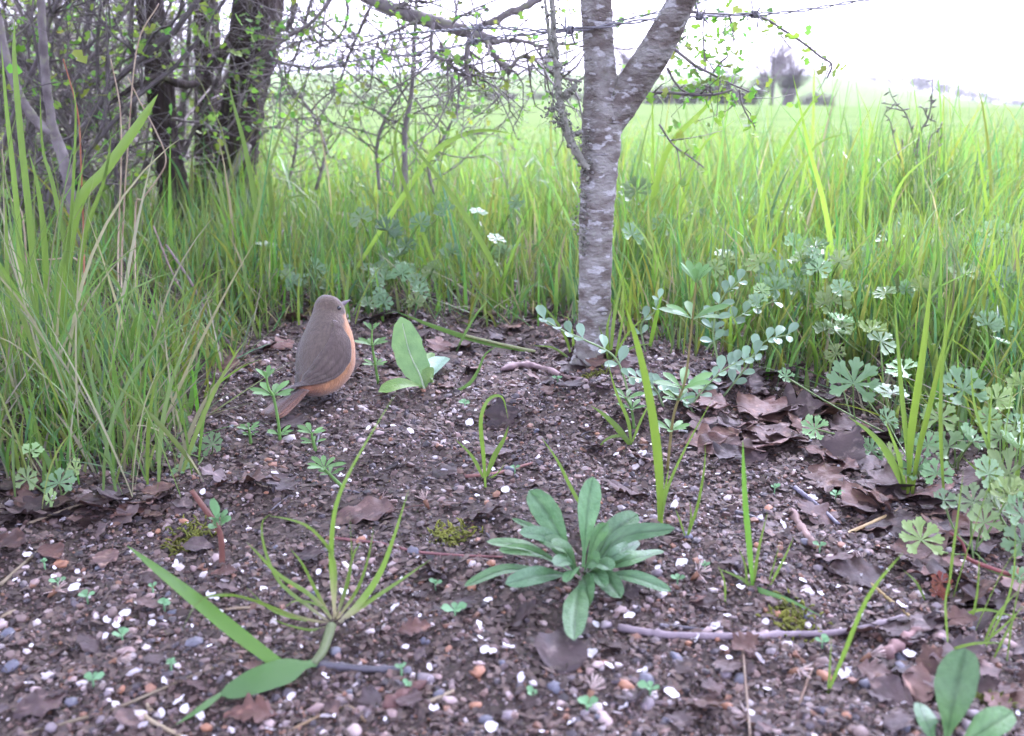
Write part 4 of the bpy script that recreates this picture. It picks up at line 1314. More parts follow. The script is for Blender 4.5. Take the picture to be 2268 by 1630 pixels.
# the grass tussocks on the left
TUS = [(330, 1095, 30, .16, 'tussock of green and bleached blades nearest the soil on the left'), (375, 1030, 13, .13, 'tussock of upright blades left of the cleavers and bird'), (250, 1010, 28, .22, 'tall tussock of thin blades in the middle of the left-hand grass'),
       (180, 950, 26, .25, 'tall tussock behind the middle one in the left-hand grass'), (100, 900, 26, .27, 'tall tussock with dry stalks near the left edge'), (40, 960, 20, .2, 'tussock cut by the left edge beside the white dewdrop'),
       (20, 830, 22, .32, 'tallest grass tussock at the left edge under the hedge'), (300, 860, 20, .22, 'tussock under the crooked stem behind the left-hand grass'), (60, 1075, 16, .10, 'short tussock low at the left edge by dead leaves')]
for u_, v_, nb, hh, lab in TUS:
    b = G(u_, v_)
    t = Thing('grass_tussock', lab, 'grass', b, 'grass tussocks on the left')
    for i in range(int(nb * .8)):
        p0 = b + np.array([rng.normal() * .026, rng.normal() * .022, 0])
        p0[2] = float(gz(p0[0], p0[1])) - .003
        hd_ = rng.random() * 6.3
        ln = .08 + .45 * rng.random() ** 1.5
        L = hh * (.5 + .75 * rng.random())
        dr = abs(rng.normal(.35, .5))
        s = np.linspace(0, 1, 10)
        an = ln + dr * s ** 1.5
        hx, hz = np.cumsum(np.sin(an)) * L / 10, np.cumsum(np.cos(an)) * L / 10
        P = p0 + np.stack([hx * math.cos(hd_), hx * math.sin(hd_), hz], -1)
        dry = rng.random() < .24
        tn = (np.array([2.0, 1.2, 4.2]) if dry else np.array([.78 + .35 * rng.random(), .85 + .25 * rng.random(), .9 + .6 * rng.random()])) * (.75 + .35 * rng.random())
        a_ = rng.random() * 6.3
        t.part('blade', MB().add(*ribbon(P, blade_w(10, .0008 + .0016 * rng.random() ** 1.6), fold=.3, toward=(math.cos(a_), math.sin(a_), .4)), tint=tn), M['grass'])
tuft('grass_tussock', 'few very broad long blades reaching up in front of the hedge on the left', [
    ([(90, 880), (70, 556), (45, 307), (31, 136), (32, 40)], 18, dict(n=24, tip=3.5)), ([(130, 860), (164, 485), (239, 368), (307, 273), (350, 208)], 22, dict(n=24, tip=6, base=.35)), ([(60, 860), (40, 500), (15, 250), (2, 90)], 14, dict(n=24)),
    ([(160, 860), (180, 560), (230, 400), (248, 290)], 12, dict(n=20)), ([(110, 860), (100, 560), (85, 420), (62, 330)], 15, dict(n=20)), ([(140, 870), (150, 600), (162, 420), (168, 250), (160, 180)], 9, dict(n=20)),
    ([(20, 880), (14, 560), (12, 430)], 13), ([(180, 870), (160, 640), (120, 420), (95, 330), (88, 190)], 12, dict(n=20)), ([(150, 870), (130, 640), (150, 540), (190, 330)], 18, dict(n=20))], (110, 870))
tuft('grass_tussock', 'dark broad blades standing in front of the thick leaning trunk', [
    ([(585, 600), (573, 495), (546, 341), (520, 240), (505, 178)], 13, dict(n=20)), ([(560, 600), (500, 480), (485, 390), (448, 338)], 13, dict(n=20)), ([(600, 600), (600, 440), (590, 360), (570, 318)], 10, dict(n=20)), ([(575, 600), (620, 480), (640, 440), (700, 430)], 10, dict(n=20)), ([(560, 600), (560, 500), (530, 420)], 12)], (575, 600))
# long tall blades in the middle and right meadow
for lab, bl, bs in (
        ('long arching blade in the meadow left of the slim tree', [([(760, 640), (850, 500), (950, 350), (1010, 305), (1070, 288), (1150, 298)], 12, dict(n=22, tip=4))], (760, 640)),
        ('stiff slanting blade in the meadow below the slim sapling', [([(1130, 680), (1080, 560), (1000, 430), (930, 340), (895, 280)], 14, dict(n=20)), ([(990, 660), (930, 500), (880, 360), (880, 280), (925, 200)], 10, dict(n=20))], (1130, 680)),
        ('tall bright blades beside the fork of the slim tree', [([(1420, 640), (1440, 480), (1480, 330), (1560, 240), (1630, 155)], 17, dict(n=20)), ([(1450, 640), (1446, 450), (1446, 280), (1444, 180)], 9), ([(1440, 640), (1520, 420), (1560, 320), (1630, 265)], 10)], (1430, 640)),
        ('pair of crossing tall blades in the right-hand meadow', [([(1860, 700), (1830, 480), (1790, 320), (1756, 165)], 13, dict(n=20)), ([(1660, 700), (1680, 500), (1710, 380), (1790, 240), (1830, 200)], 11, dict(n=20))], (1850, 700)),
        ('tall slanting blades in the right-hand meadow by the dead weed', [([(1650, 650), (1720, 480), (1800, 330), (1890, 290)], 9, dict(n=20)), ([(1900, 640), (1905, 460), (1920, 340), (1955, 200)], 10, dict(n=20)), ([(1960, 640), (1970, 500), (2000, 400), (2090, 320)], 10, dict(n=20))], (1900, 640)),
        ('thin tall blades at the far right of the meadow', [([(2220, 650), (2190, 480), (2170, 350), (2165, 290)], 8), ([(2140, 640), (2170, 500), (2220, 420), (2268, 380)], 9), ([(2240, 600), (2230, 440), (2228, 230)], 5)], (2220, 650))):
    tuft('tall_grass', lab, bl, bs, 'tall single blades in the meadow', tint=(1.1, 1.1, .85))


# --- broad leaves
def broad_leaf(P0, P1, w, arch=.01, n=12, m=5, toward=(0, -.7, .8), mid=None, base=.16, peak=.6, cup=.18, grv=.1):
    ctrl = [P0, (np.asarray(P0) + P1) / 2 + np.array([0, 0, arch]) if mid is None else mid, P1]
    P = spline(ctrl, n)
    W = leaf_w(n, w, base, peak)
    T = nrm(np.gradient(P, axis=0))
    S = nrm(np.cross(T, -np.asarray(toward, float)))
    Nn = nrm(np.cross(S, T))
    if np.sum(Nn * np.asarray(toward)) < 0: Nn = -Nn
    cols = []
    for t_ in np.linspace(-1, 1, m):
        z = cup * abs(t_) - (grv if t_ == 0 else 0)
        wav = 1 + .02 * np.sin(np.arange(n) * 1.7 + t_ * 3)
        cols.append(P + S * (W * wav)[:, None] * t_ + Nn * W[:, None] * z)
    return np.stack(cols, 1).reshape(-1, 3), [grid_faces(n, m)]


def veined(n, m, c, r):
    t_ = np.ones((n, m, 1)) * (0.92 + .16 * r.random((n, m, 1)))
    t_[:, m // 2] *= .66
    if m >= 7:
        i_ = np.arange(n)[:, None] - np.abs(np.arange(m) - m // 2)[None]
        t_[i_ % 3 == 0] *= .9
    return (t_ * np.asarray(c)).reshape(-1, 3)


def rosette(lab, centre, leaves, mt='rosette'):
    cb = G(*centre)
    t = Thing('rosette_plant', lab, 'plant', cb, 'soft-leaved rosette plants')
    for b, tp, w, h in leaves:
        p1 = H(tp[0], tp[1], h)
        p0 = cb + np.array([0, 0, .006]) + .12 * (p1 - cb) * np.array([1, 1, .4])
        if b is not None:
            mid = H(b[0], b[1], h * .55 + .006)
            mid = .5 * mid + .5 * ((p0 + p1) / 2) + np.array([0, 0, .004])
        else:
            mid = None
        tw = nrm(np.array([rng.normal() * .35, -.55 + .2 * rng.normal(), .85]))
        g_ = .8 + .35 * rng.random()
        V, F = broad_leaf(p0, p1, w * .51 * p1[1] / FPX, .006, 20, 9, tw, mid)
        t.part('leaf', MB().add(V, F, veined(20, 9, [g_, g_, g_ * (.85 + .3 * rng.random())], rng)), M[mt])
    return t


ROS = [((1215, 1150), (1172, 1086), 62, .055), ((1300, 1140), (1313, 1056), 54, .065), ((1345, 1190), (1495, 1170), 44, .035), ((1215, 1185), (1150, 1180), 40, .034), (None, (1078, 1200), 40, .024),
       (None, (1104, 1218), 34, .020), ((1110, 1262), (1028, 1298), 38, .010), ((1200, 1290), (1119, 1293), 48, .012), (None, (1222, 1208), 50, .030), (None, (1228, 1252), 44, .026), (None, (1325, 1250), 48, .026), (None, (1303, 1346), 58, .012),
       ((1275, 1350), (1271, 1418), 66, .013), (None, (1376, 1324), 54, .010), (None, (1356, 1262), 50, .022), ((1370, 1250), (1415, 1198), 38, .026), ((1390, 1262), (1470, 1220), 42, .020), ((1400, 1290), (1486, 1308), 38, .010), (None, (1412, 1138), 54, .032),
       (None, (1345, 1158), 38, .04), (None, (1134, 1148), 20, .032), (None, (1190, 1190), 44, .028), (None, (1255, 1290), 40, .022), (None, (1340, 1300), 44, .016)]
rosette('large soft green rosette plant in the middle of the bare soil', (1288, 1288), ROS)
rosette('rosette with long upright leaves cut by the bottom right corner', (2085, 1700), [((2110, 1560), (2138, 1436), 100, .050), ((2050, 1640), (2036, 1556), 56, .022), ((2180, 1640), (2243, 1576), 74, .024), (None, (2180, 1720), 60, .01), (None, (1980, 1730), 60, .01)])

# dandelion leaf
db = G(940, 862)
t = Thing('dandelion_leaf', 'large upright pale green leaf standing right of the bird', 'plant', db)
pt_, pm = A(888, 702, db[1] + .02), A(907, 780, db[1] + .012)
P = spline([db, A(930, 830, db[1] + .004), pm, pt_], 18)
s = np.linspace(0, 1, 18)
W = np.interp(s, [0, .08, .25, .5, .75, .9, .97, 1], [.10, .30, .62, .95, 1, .72, .4, .06]) * 36 * db[1] / FPX * (1 + .05 * np.sin(s * 34))
V, F = ribbon(P, W, fold=.16, toward=(.15, -1, .35), m=7)
t.part('leaf', MB().add(V, F, (1.3, 1.22, .95)), M['rosette'])
t.part('midrib', MB().add(*tube(P[:-1] + np.array([0, -.0012, .0004]), np.linspace(.0013, .0004, 17), 5), tint=(3.2, 2.0, 3)), M['rosette'])
for tp, w in (((960, 835), 46), ((838, 868), 34), ((985, 790), 44), ((955, 780), 26)):
    p1 = H(tp[0], tp[1], .012)
    V, F = broad_leaf(db + (np.array([0, 0, .003])), p1, w * .5 * p1[1] / FPX, .006, 9, 5)
    t.part('leaf', MB().add(V, F, (1.2, 1.1, .55) if tp[0] < 970 else (1.1, 1.1, 1.6)), M['rosette'])


# --- cleavers
def cleavers(lab, stem, whorls, lpx, grp='cleavers plants', red=False):
    b = G(*stem[0])
    Y = b[1]
    t = Thing('cleavers', lab, 'plant', b, grp)
    P = spline([b] + [A(a, c, Y) for a, c in stem[1:]], 24)
    t.part('stem', MB().add(*tube(P, np.linspace(.0016, .0009, 24), 4), tint=(2.0, .9, 1.0) if red else (1.1, 1.05, .8)), M['cleaver'])
    for wi, (fr, nl, sc_) in enumerate(whorls):
        c = P[int(fr * 23)]
        for k_ in range(nl):
            a = k_ * 2 * PI / nl + wi * .5 + rng.normal() * .12
            up_ = .35 + .25 * rng.random() + (.9 if fr > .97 else 0)
            d = nrm(np.array([math.cos(a), math.sin(a), up_]))
            L = lpx * Y / FPX * sc_ * (.85 + .3 * rng.random())
            e = c + d * L - np.array([0, 0, L * .12])
            V, F = broad_leaf(c, e, L * .13, L * .05, 7, 3, (0, -.4, 1), base=.2, peak=.66, cup=.1, grv=.12)
            t.part('leaf', MB().add(V, F, np.ones(3) * (.85 + .3 * rng.random())), M['cleaver'])


cleavers('cleavers plant in front of the tail of the bird', [(620, 975), (617, 940), (606, 880), (595, 860), (590, 835)], [(.55, 8, 1), (.98, 6, .6), (.1, 7, .6)], 62)
cleavers('tiny cleavers seedling left of the one by the tail', [(556, 985), (553, 960), (551, 950)], [(.9, 7, 1), (.4, 5, .7)], 32)
cleavers('small cleavers seedling below the bird tail', [(700, 1000), (693, 975), (690, 958)], [(.95, 7, 1), (.35, 6, .9)], 42)
cleavers('spreading cleavers seedling nearest the grass tuft', [(765, 1085), (730, 1050), (716, 1035)], [(.95, 8, 1), (.5, 5, .7)], 50)
cleavers('cleavers plant between the bird and the dandelion leaf', [(838, 850), (830, 800), (824, 760), (824, 730)], [(.3, 7, .8), (.65, 8, 1), (.98, 6, .7)], 42)
cleavers('tall reddish-stemmed cleavers plant right of the slim tree', [(1478, 1040), (1492, 920), (1518, 838), (1534, 702), (1543, 612)], [(.2, 7, .7), (.47, 8, 1.1), (.36, 5, .7), (.76, 7, 1.2), (.98, 8, .9)], 74, red=True)
cleavers('small feathery cleavers at the foot of the tall broad blade', [(1405, 950), (1398, 905), (1385, 880)], [(.5, 7, .9), (.95, 7, 1)], 44)
cleavers('cleavers seedling in the grass behind the bird', [(745, 645), (735, 615), (728, 600)], [(.9, 7, 1), (.4, 6, .8)], 44)


# --- vetch
def vetch(lab, stem, n_pairs, lpx, lift=.03):
    b = G(*stem[0])
    t = Thing('vetch', lab, 'plant', b, 'vetch plants with grey-green leaflets')
    P = spline([b] + [A(a, c, b[1] - .01 * i) for i, (a, c) in enumerate(stem[1:])], 30)
    t.part('stem', MB().add(*tube(P, np.linspace(.0012, .0007, 30), 5), tint=(1.2, 1.1, .7)), M['vetch'])
    T = nrm(np.gradient(P, axis=0))
    for i in range(n_pairs):
        f = .22 + .76 * i / max(1, n_pairs - 1)
        k_ = int(f * 29)
        for sg in (-1, 1):
            sd_ = nrm(np.cross(T[k_], [0, -.5, 1])) * sg
            d = nrm(sd_ + .45 * T[k_] + np.array([0, 0, .25]) + rng.normal(0, .18, 3))
            L = lpx * b[1] / FPX * (.85 + .3 * rng.random())
            V, F = broad_leaf(P[k_], P[k_] + d * L, L * .26, .001, 8, 5, (rng.normal() * .3, -.7, .8), base=.1, peak=.55)
            t.part('leaflet', MB().add(V, F, np.ones(3) * (.85 + .35 * rng.random())), M['vetch'])


vetch('vetch stem arching left in front of the slim trunk base', [(1395, 880), (1364, 794), (1295, 753), (1248, 733), (1200, 705)], 6, 42)
vetch('vetch spray in the grass right of the tall cleavers', [(1560, 780), (1610, 720), (1660, 690), (1720, 665)], 5, 40)
vetch('vetch spray with bluish oval leaflets below the tall cleavers', [(1530, 900), (1560, 860), (1610, 815), (1680, 785)], 9, 38)
vetch('vetch spray leaning right above the litter bank', [(1600, 880), (1640, 830), (1690, 760), (1750, 740)], 7, 36)
vetch('vetch spray climbing into the grass behind the tall cleavers', [(1590, 800), (1580, 730), (1600, 660), (1640, 620)], 7, 34)
vetch('vetch sprig low on the soil left of the tall cleavers', [(1470, 900), (1450, 860), (1420, 840), (1390, 835)], 5, 32)
vetch('low vetch sprig half hidden under the tall cleavers', [(1540, 920), (1520, 890), (1490, 870), (1460, 850)], 6, 34)
vetch('vetch sprig between the tall cleavers and the slim trunk', [(1430, 780), (1420, 720), (1450, 690), (1460, 660)], 4, 30)


# --- cranesbill
def palmate(r, lobes=7, span=5.3):
    V, F = [(0, 0, 0)], []
    for k_ in range(lobes):
        a = PI / 2 + (k_ - (lobes - 1) / 2) * span / lobes + r.normal() * .03
        L = (1 - .12 * abs(k_ - (lobes - 1) / 2) / lobes * 2) * (.92 + .16 * r.random())
        wa = span / lobes * .5
        out = [(.24, -.80), (.58, -.62), (.82, -.95), (.93, -.62), (.86, -.40), (1.0, -.24), (1.02, .0), (1.0, .24), (.86, .40), (.93, .62), (.82, .95), (.58, .62), (.24, .80)]
        i0 = len(V)
        for rr, tt in out:
            an = a + tt * wa * (1.0 if rr < .5 else .98)
            V.append((math.cos(an) * rr * L, math.sin(an) * rr * L, .10 * rr ** 2 + .05 * abs(tt) * rr + .03 * r.normal()))
        V.append((math.cos(a) * .55 * L, math.sin(a) * .55 * L, .0))
        c = len(V) - 1
        F += [(0, i0, c), (0, c, i0 + 12)]
        for j in range(12):
            F.append((i0 + j, i0 + j + 1, c))
    return np.array(V), np.array(F)


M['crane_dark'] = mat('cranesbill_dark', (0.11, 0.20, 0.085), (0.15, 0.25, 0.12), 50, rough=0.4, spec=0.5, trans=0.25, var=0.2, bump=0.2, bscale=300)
PAL = [palmate(np.random.default_rng(900 + i), 7 if i % 2 else 5 + 2 * (i % 3 > 0)) for i in range(6)]


def cranesbill(lab, base, leaves, mt='crane', grp='cranesbill plants'):
    b = G(*base)
    t = Thing('cranesbill', lab, 'plant', b, grp)
    for u_, v_, r_, h in leaves:
        c = H(u_, v_, h)
        R_ = 1.12 * r_ * c[1] / FPX
        nn = nrm(np.array([rng.normal() * .4, -.6 + .35 * rng.normal(), .8]))
        e1 = nrm(np.cross([0, 1, .2], nn)); e2 = np.cross(nn, e1)
        a = rng.normal() * .6
        X, Yv = e1 * math.cos(a) + e2 * math.sin(a), -e1 * math.sin(a) + e2 * math.cos(a)
        V, F = PAL[int(rng.integers(6))]
        Vw = c + R_ * (V[:, :1] * X + V[:, 1:2] * Yv + V[:, 2:] * nn * (.5 + 2.2 * rng.random()))
        g_ = .8 + .45 * rng.random()
        yl = rng.random() ** 3
        R0 = np.linalg.norm(V[:, :2], axis=1)[:, None]
        o = t.part('leaf', MB().add(Vw, [F], np.array([[g_ * (1 + .25 * yl), g_ * (.95 + .1 * rng.random()), g_ * (1 - .4 * yl)]]) * (.86 + .2 * R0)), M[mt])
        P = spline([b + np.array([rng.normal() * .004, rng.normal() * .004, 0]), (b + c) / 2 + np.array([0, .004, -.004]), c - nn * .0006], 8)
        t.part('stalk', MB().add(*tube(P, .0008, 4), tint=(1.1, 1.0, .7)), M[mt], o)


CR = [
    ('cranesbill with the large flat round leaf above the dead leaves', (1900, 960), [(1890, 849, 58, .05), (1805, 949, 32, .02), (1851, 785, 24, .05), (1930, 998, 30, .018), (1976, 1010, 30, .018)]),
    ('cranesbill with cupped star-shaped leaf beside the broad bright blades', (1975, 960), [(1951, 756, 40, .085), (1976, 870, 40, .05), (2001, 818, 38, .065), (1741, 834, 20, .04), (1826, 732, 27, .06)]),
    ('cranesbill with glossy pale leaves right of the broad bright blades', (2110, 1040), [(2133, 863, 55, .075), (2080, 927, 40, .055), (2154, 977, 42, .045), (2101, 990, 45, .03), (2208, 885, 38, .065)]),
    ('cranesbill with a big leaf at the right edge', (2230, 1110), [(2236, 1048, 62, .035), (2254, 940, 34, .05), (2190, 930, 30, .055), (2262, 850, 32, .07)]),
    ('cranesbill with one round leaf held out over the dead leaves', (2160, 1240), [(2040, 1196, 54, .024), (2180, 1158, 46, .03), (2090, 1108, 30, .03), (2155, 1112, 42, .04), (2236, 1095, 46, .045), (2258, 1281, 30, .02)]),
    ('cranesbill crowding the right edge with overlapping mid-green leaves', (2240, 1190), [(2215, 1130, 50, .03), (2262, 1140, 52, .035), (2190, 1050, 44, .04), (2255, 990, 46, .05), (2215, 970, 40, .05), (2262, 1200, 44, .02)]),
    ('cranesbill with small cupped leaves under the broad bright blades', (2050, 1060), [(2030, 1040, 34, .02), (2075, 1050, 36, .025), (2010, 980, 30, .03), (2055, 985, 32, .035), (1965, 930, 30, .03)]),
    ('cranesbill under the grass behind the large flat leaf', (1830, 740), [(1844, 667, 40, .07), (1716, 613, 40, .07), (1770, 640, 30, .06), (1905, 640, 26, .06)]),
    ('cranesbill low in the meadow at the right', (2140, 700), [(2137, 606, 36, .08), (2226, 620, 32, .08), (2243, 774, 32, .05), (2060, 660, 28, .06), (2180, 690, 30, .05)]),
    ('cranesbill deep in the meadow above the large flat leaf', (1850, 610), [(1851, 553, 32, .07), (1605, 563, 22, .07), (1760, 540, 26, .08), (1930, 560, 24, .07)]),
    ('cranesbill in the grass behind the dandelion leaf', (850, 600), [(800, 482, 36, .13), (860, 512, 42, .11), (985, 466, 32, .13), (930, 495, 34, .12), (900, 545, 28, .08)]),
    ('cranesbill in the grass just above the head of the bird', (735, 680), [(740, 632, 45, .03), (700, 592, 32, .05), (590, 545, 34, .07), (820, 650, 34, .025), (660, 620, 26, .04), (850, 620, 40, .04)]),
    ('cranesbill in the grass between the tree and the dandelion leaf', (1040, 620), [(1000, 560, 32, .06), (1145, 447, 24, .13), (1060, 470, 26, .12), (1100, 530, 28, .09), (960, 590, 26, .04)]),
    ('cranesbill in the meadow right of the slim trunk', (1420, 560), [(1410, 425, 38, .14), (1470, 500, 30, .1), (1400, 520, 28, .1), (1540, 480, 26, .1)]),
    ('small cranesbill with a single toothed leaf left of the bird tail', (462, 1010), [(470, 985, 32, .012), (420, 1005, 24, .01), (400, 1040, 26, .008)]),
    ('small cranesbill under the left-hand tussocks', (130, 1110), [(60, 1062, 30, .02), (130, 1070, 38, .015), (165, 1040, 26, .02), (110, 1110, 30, .008), (70, 1000, 26, .03)])]
for lab, b, lv_ in CR:
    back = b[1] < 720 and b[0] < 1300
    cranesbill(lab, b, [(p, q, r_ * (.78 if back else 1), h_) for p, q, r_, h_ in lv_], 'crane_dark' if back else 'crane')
r2 = np.random.default_rng(61)
for i in range(16):
    u_, v_ = 1640 + 640 * r2.random(), 430 + 330 * r2.random()
    cranesbill('pale cranesbill leaves ' + where(u_, v_), (u_, v_ + 40), [(u_ + r2.normal() * 30, v_ - 25 + r2.normal() * 18, 20 + 12 * r2.random(), .07 + .05 * r2.random()) for _ in range(3)], grp='cranesbill deep in the meadow')
for i in range(9):
    u_, v_ = 520 + 760 * r2.random(), 540 + 130 * r2.random()
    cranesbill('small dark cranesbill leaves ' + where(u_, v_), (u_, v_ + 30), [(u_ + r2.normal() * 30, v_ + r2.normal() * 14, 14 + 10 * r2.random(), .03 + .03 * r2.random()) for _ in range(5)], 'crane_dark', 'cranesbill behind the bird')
cranesbill('red withered cranesbill leaf by the long stick', (2100, 1320), [(2085, 1290, 26, .010), (2078, 1315, 22, .008)], 'crane_red', None)
t = Thing('red_stalk', 'bright red cranesbill stalk curving over dead leaves near the right edge', 'stalk', G(2150, 1245))
t.part('stem', MB().add(*tube(spline([H(2140, 1235, .01), H(2165, 1247, .02), H(2230, 1270, .02), H(2290, 1285, .01)], 12), .0014, 6), tint=(1.15, .8, 1.0)), M['redstem'])
t.part('stem', MB().add(*tube(spline([H(2145, 1240, .008), H(2130, 1200, .02), H(2105, 1180, .03)], 10), .001, 6), tint=(1.05, .8, 1.0)), M['redstem'])

# red-stemmed seedling on the left
t = Thing('red_stemmed_seedling', 'leaning red stem with a few round green leaves left of the grass tuft', 'plant', G(492, 1252))
sy = t.base[1]
P = spline([t.base, A(490, 1195, sy), A(478, 1160, sy), A(452, 1125, sy), A(424, 1086, sy)], 22)
t.part('stem', MB().add(*tube(P, np.linspace(.0021, .0017, 22), 8, .15, 2)), M['redstem'])
for u_, v_, w in ((474, 1113, 26), (505, 1145, 24), (466, 1182, 22), (512, 1160, 20), (487, 1152, 20), (465, 1160, 18)):
    p1 = A(u_, v_ - 10, sy - .01)
    V, F = broad_leaf(P[9] + .5 * (p1 - P[9]) * .4, p1, w * .5 * sy / FPX, .002, 8, 5, base=.1, peak=.55)
    t.part('leaf', MB().add(V, F, (1.1, 1.05, 1)), M['seedling'])

# tiny seedlings
SD = [(100, 1262), (130, 1305), (195, 1338), (340, 1318), (365, 1355), (272, 1425), (380, 1490), (208, 1525), (1008, 1370), (1180, 1560), (1300, 1582), (890, 1500), (1815, 1225), (1440, 1545), (905, 1540), (1715, 1095), (1850, 1110), (965, 1310), (1820, 1440), (1030, 905), (1140, 1050), (1235, 850), (1560, 1270), (1500, 1300)]
for i, (u_, v_) in enumerate(SD):
    b = G(u_, v_)
    t = Thing('seedling', 'tiny green seedling in gravel ' + where(u_, v_), 'seedling', b, 'tiny seedlings in the gravel')
    t.part('stem', MB().add(*tube(np.array([b - [0, 0, .002], b + [0, 0, .005]]), .0006, 4)), M['seedling'])
    a0 = rng.random() * 6.3
    for k_ in range(4):
        a = a0 + k_ * PI / 2 + rng.normal() * .2
        L = (.6 + .8 * ((i * 37) % 11) / 10) * (.0042 + .002 * rng.random()) * (1 if k_ % 2 else .75)
        p0 = b + [0, 0, .005]
        p1 = p0 + np.array([math.cos(a) * L, math.sin(a) * L, .0015 + .002 * rng.random()])
        V, F = broad_leaf(p0, p1, L * .36, .0005, 6, 3, (0, -.4, 1), base=.15, peak=.6)
        t.part('leaf', MB().add(V, F), M['seedling'])

# --- fallen dead leaves
def dead_leaf(r, lobes=3, n=26, m=7):
    s = np.linspace(0, 1, n)
    env = np.sin(PI * np.clip(s * 1.02, 0, 1) ** .75) * .42 + .02
    lob = .45 + .55 * np.abs(np.sin(PI * (lobes + .5) * s + r.random() * .4)) ** .8
    if lobes == 0: lob = np.ones(n) * .8
    W = env * lob
    W2 = W * (.85 + .3 * r.random())
    bend, curl, tw = r.normal() * .3, .1 + .4 * r.random(), r.normal() * .3
    cols = []
    for t_ in np.linspace(-1, 1, m):
        w = np.where(t_ > 0, W, W2)
        x = w * t_
        y_ = s + np.abs(t_) * lob * .13 * (1 - s)
        z = curl * (x ** 2) * 2.0 + bend * (s - .5) ** 2 * .8 + tw * x * (s - .3) + .05 * np.sin(s * 17 + t_ * 4 + r.random() * 6) * abs(t_) - .018 * (t_ == 0) + .007 * np.sin((s - abs(t_) * .22) * 2 * PI * 7)
        cols.append(np.stack([x, y_ - .5, z], -1))
    V = np.stack(cols, 1).reshape(-1, 3)
    F = grid_faces(n, m)
    mb = MB().add(V, [F])
    p0 = V[(m // 2)]
    mb.add(*tube(spline([p0, p0 + [.03, -.18, .03], p0 + [.1 * r.normal(), -.36, .02]], 6), .012, 4), tint=(.9, .8, .8))
    return mb


DLT = [(1, 1, 1), (1.25, .9, .78), (1.15, 1.2, 1.3), (.62, .62, .66), (1.6, 1.35, 1.15), (.8, .75, .8), (1.3, 1.05, .9), (.95, 1.0, 1.1), (1.45, 1.3, 1.25), (.7, .6, .6)]
DLM = []
for i in range(30):
    q_ = dead_leaf(np.random.default_rng(1000 + i), [3, 2, 3, 4, 0, 2, 3, 0, 4, 3][i % 10])
    q_.T = [t_ * np.array(DLT[(i * 7 + i // 10 * 3) % 10]) for t_ in q_.T]
    DLM.append(make_mesh('dead_leaf', q_, M['dead']))
DEADW = []


def lay_leaf(u_, v_, size_px, lab, grp, yaw=None, k_=None, tilt=.25, lift=.004):
    p = G(u_, v_)
    k_ = int(rng.integers(30)) if k_ is None else k_
    o = bpy.data.objects.new('dead_leaf', DLM[k_])
    s_ = size_px * p[1] / FPX
    o.scale = (s_, s_, s_ * (.55 if grp else .8))
    p[2] += lift + .03 * s_
    o.location = p
    o.rotation_euler = (rng.normal() * tilt + .12, rng.normal() * tilt, rng.random() * 6.3 if yaw is None else yaw)
    COL.objects.link(o)
    if grp:
        sz = 'tiny' if size_px < 48 else ('small' if size_px < 66 else ('middling' if size_px < 90 else ('large' if size_px < 125 else 'huge')))
        lab = sz + ' ' + ('lobed', 'broad-lobed', 'lobed', 'many-lobed', 'unlobed', 'broad-lobed', 'lobed', 'unlobed', 'many-lobed', 'lobed')[k_ % 10] + ' ' + lab + ' ' + where(u_, v_)
    tag(o, lab, 'dead leaf', grp)


BIG = [(60, 1150, 150, 'wide dark lobed dead leaf at the left edge under the tussocks'), (20, 1215, 110, 'folded dead leaf below the wide one at the left edge'), (222, 1190, 70, 'narrow upright dead leaf left of the red stem'), (238, 1250, 95, 'pointed reddish dead leaf tip left of the long straight blade'),
       (815, 1150, 160, 'broad flat purple-brown dead leaf behind the grass tuft'), (480, 1068, 110, 'curled dead leaf behind the red-stemmed seedling'), (565, 1075, 120, 'crumpled dead leaf lump between red stem and cleavers'), (960, 1275, 110, 'curled dead leaf between grass tuft and rosette plant'),
       (1075, 1150, 120, 'torn dead leaf just behind the left of the rosette plant'), (1150, 1385, 130, 'star-lobed dead leaf in front of the rosette plant'), (1245, 1458, 185, 'large pale lobed dead leaf with a long stalk below the rosette plant'), (1110, 935, 110, 'lobed dead leaf behind the hooked seedling'),
       (1390, 1100, 130, 'smooth grey dead leaf under the tall broad blade'), (1612, 1020, 90, 'rounded dead leaf in front of the litter bank'), (1560, 1580, 120, 'grey rounded dead leaf near the bottom edge'), (1830, 1075, 130, 'flat greyish dead leaf at the foot of the dark stick'),
       (1900, 1285, 160, 'dark lobed dead leaf above the right end of the long stick'), (1990, 1425, 130, 'folded dead leaf at the right end of the long stick'), (2140, 1490, 200, 'large pale dead leaf behind the corner rosette'), (1565, 1345, 90, 'dead leaf under the stiff dark blade'),
       (330, 1350, 80, 'small lobed dead leaf among seedlings at left'), (200, 1440, 100, 'dark dead leaf pressed into the gravel at left'), (90, 1575, 140, 'dead leaf in the bottom left corner'), (560, 1595, 140, 'dark dead leaf at the bottom edge under the trailing leaf'),
       (690, 1245, 100, 'dead leaf tucked under the left blades of the grass tuft'), (1400, 1560, 90, 'dark curled dead leaf right of centre at the bottom'), (905, 1560, 100, 'dark flake of dead leaf beside the brown stub'), (650, 950, 110, 'dark dead leaf under the tail of the bird'),
       (2060, 1290, 110, 'dead leaf under the round cranesbill leaf'), (820, 715, 90, 'reddish dead leaf strip right of the bird')]
for i, (u_, v_, s_, lab) in enumerate(BIG):
    lay_leaf(u_, v_, s_, lab, None)
r3 = np.random.default_rng(71)
for i in range(12):
    lay_leaf(1250 + 160 * r3.random(), 790 + 40 * r3.random(), 45 + 40 * r3.random(), 'brown dead leaf', 'dead leaves at the slim tree foot', lift=.006, tilt=.4)
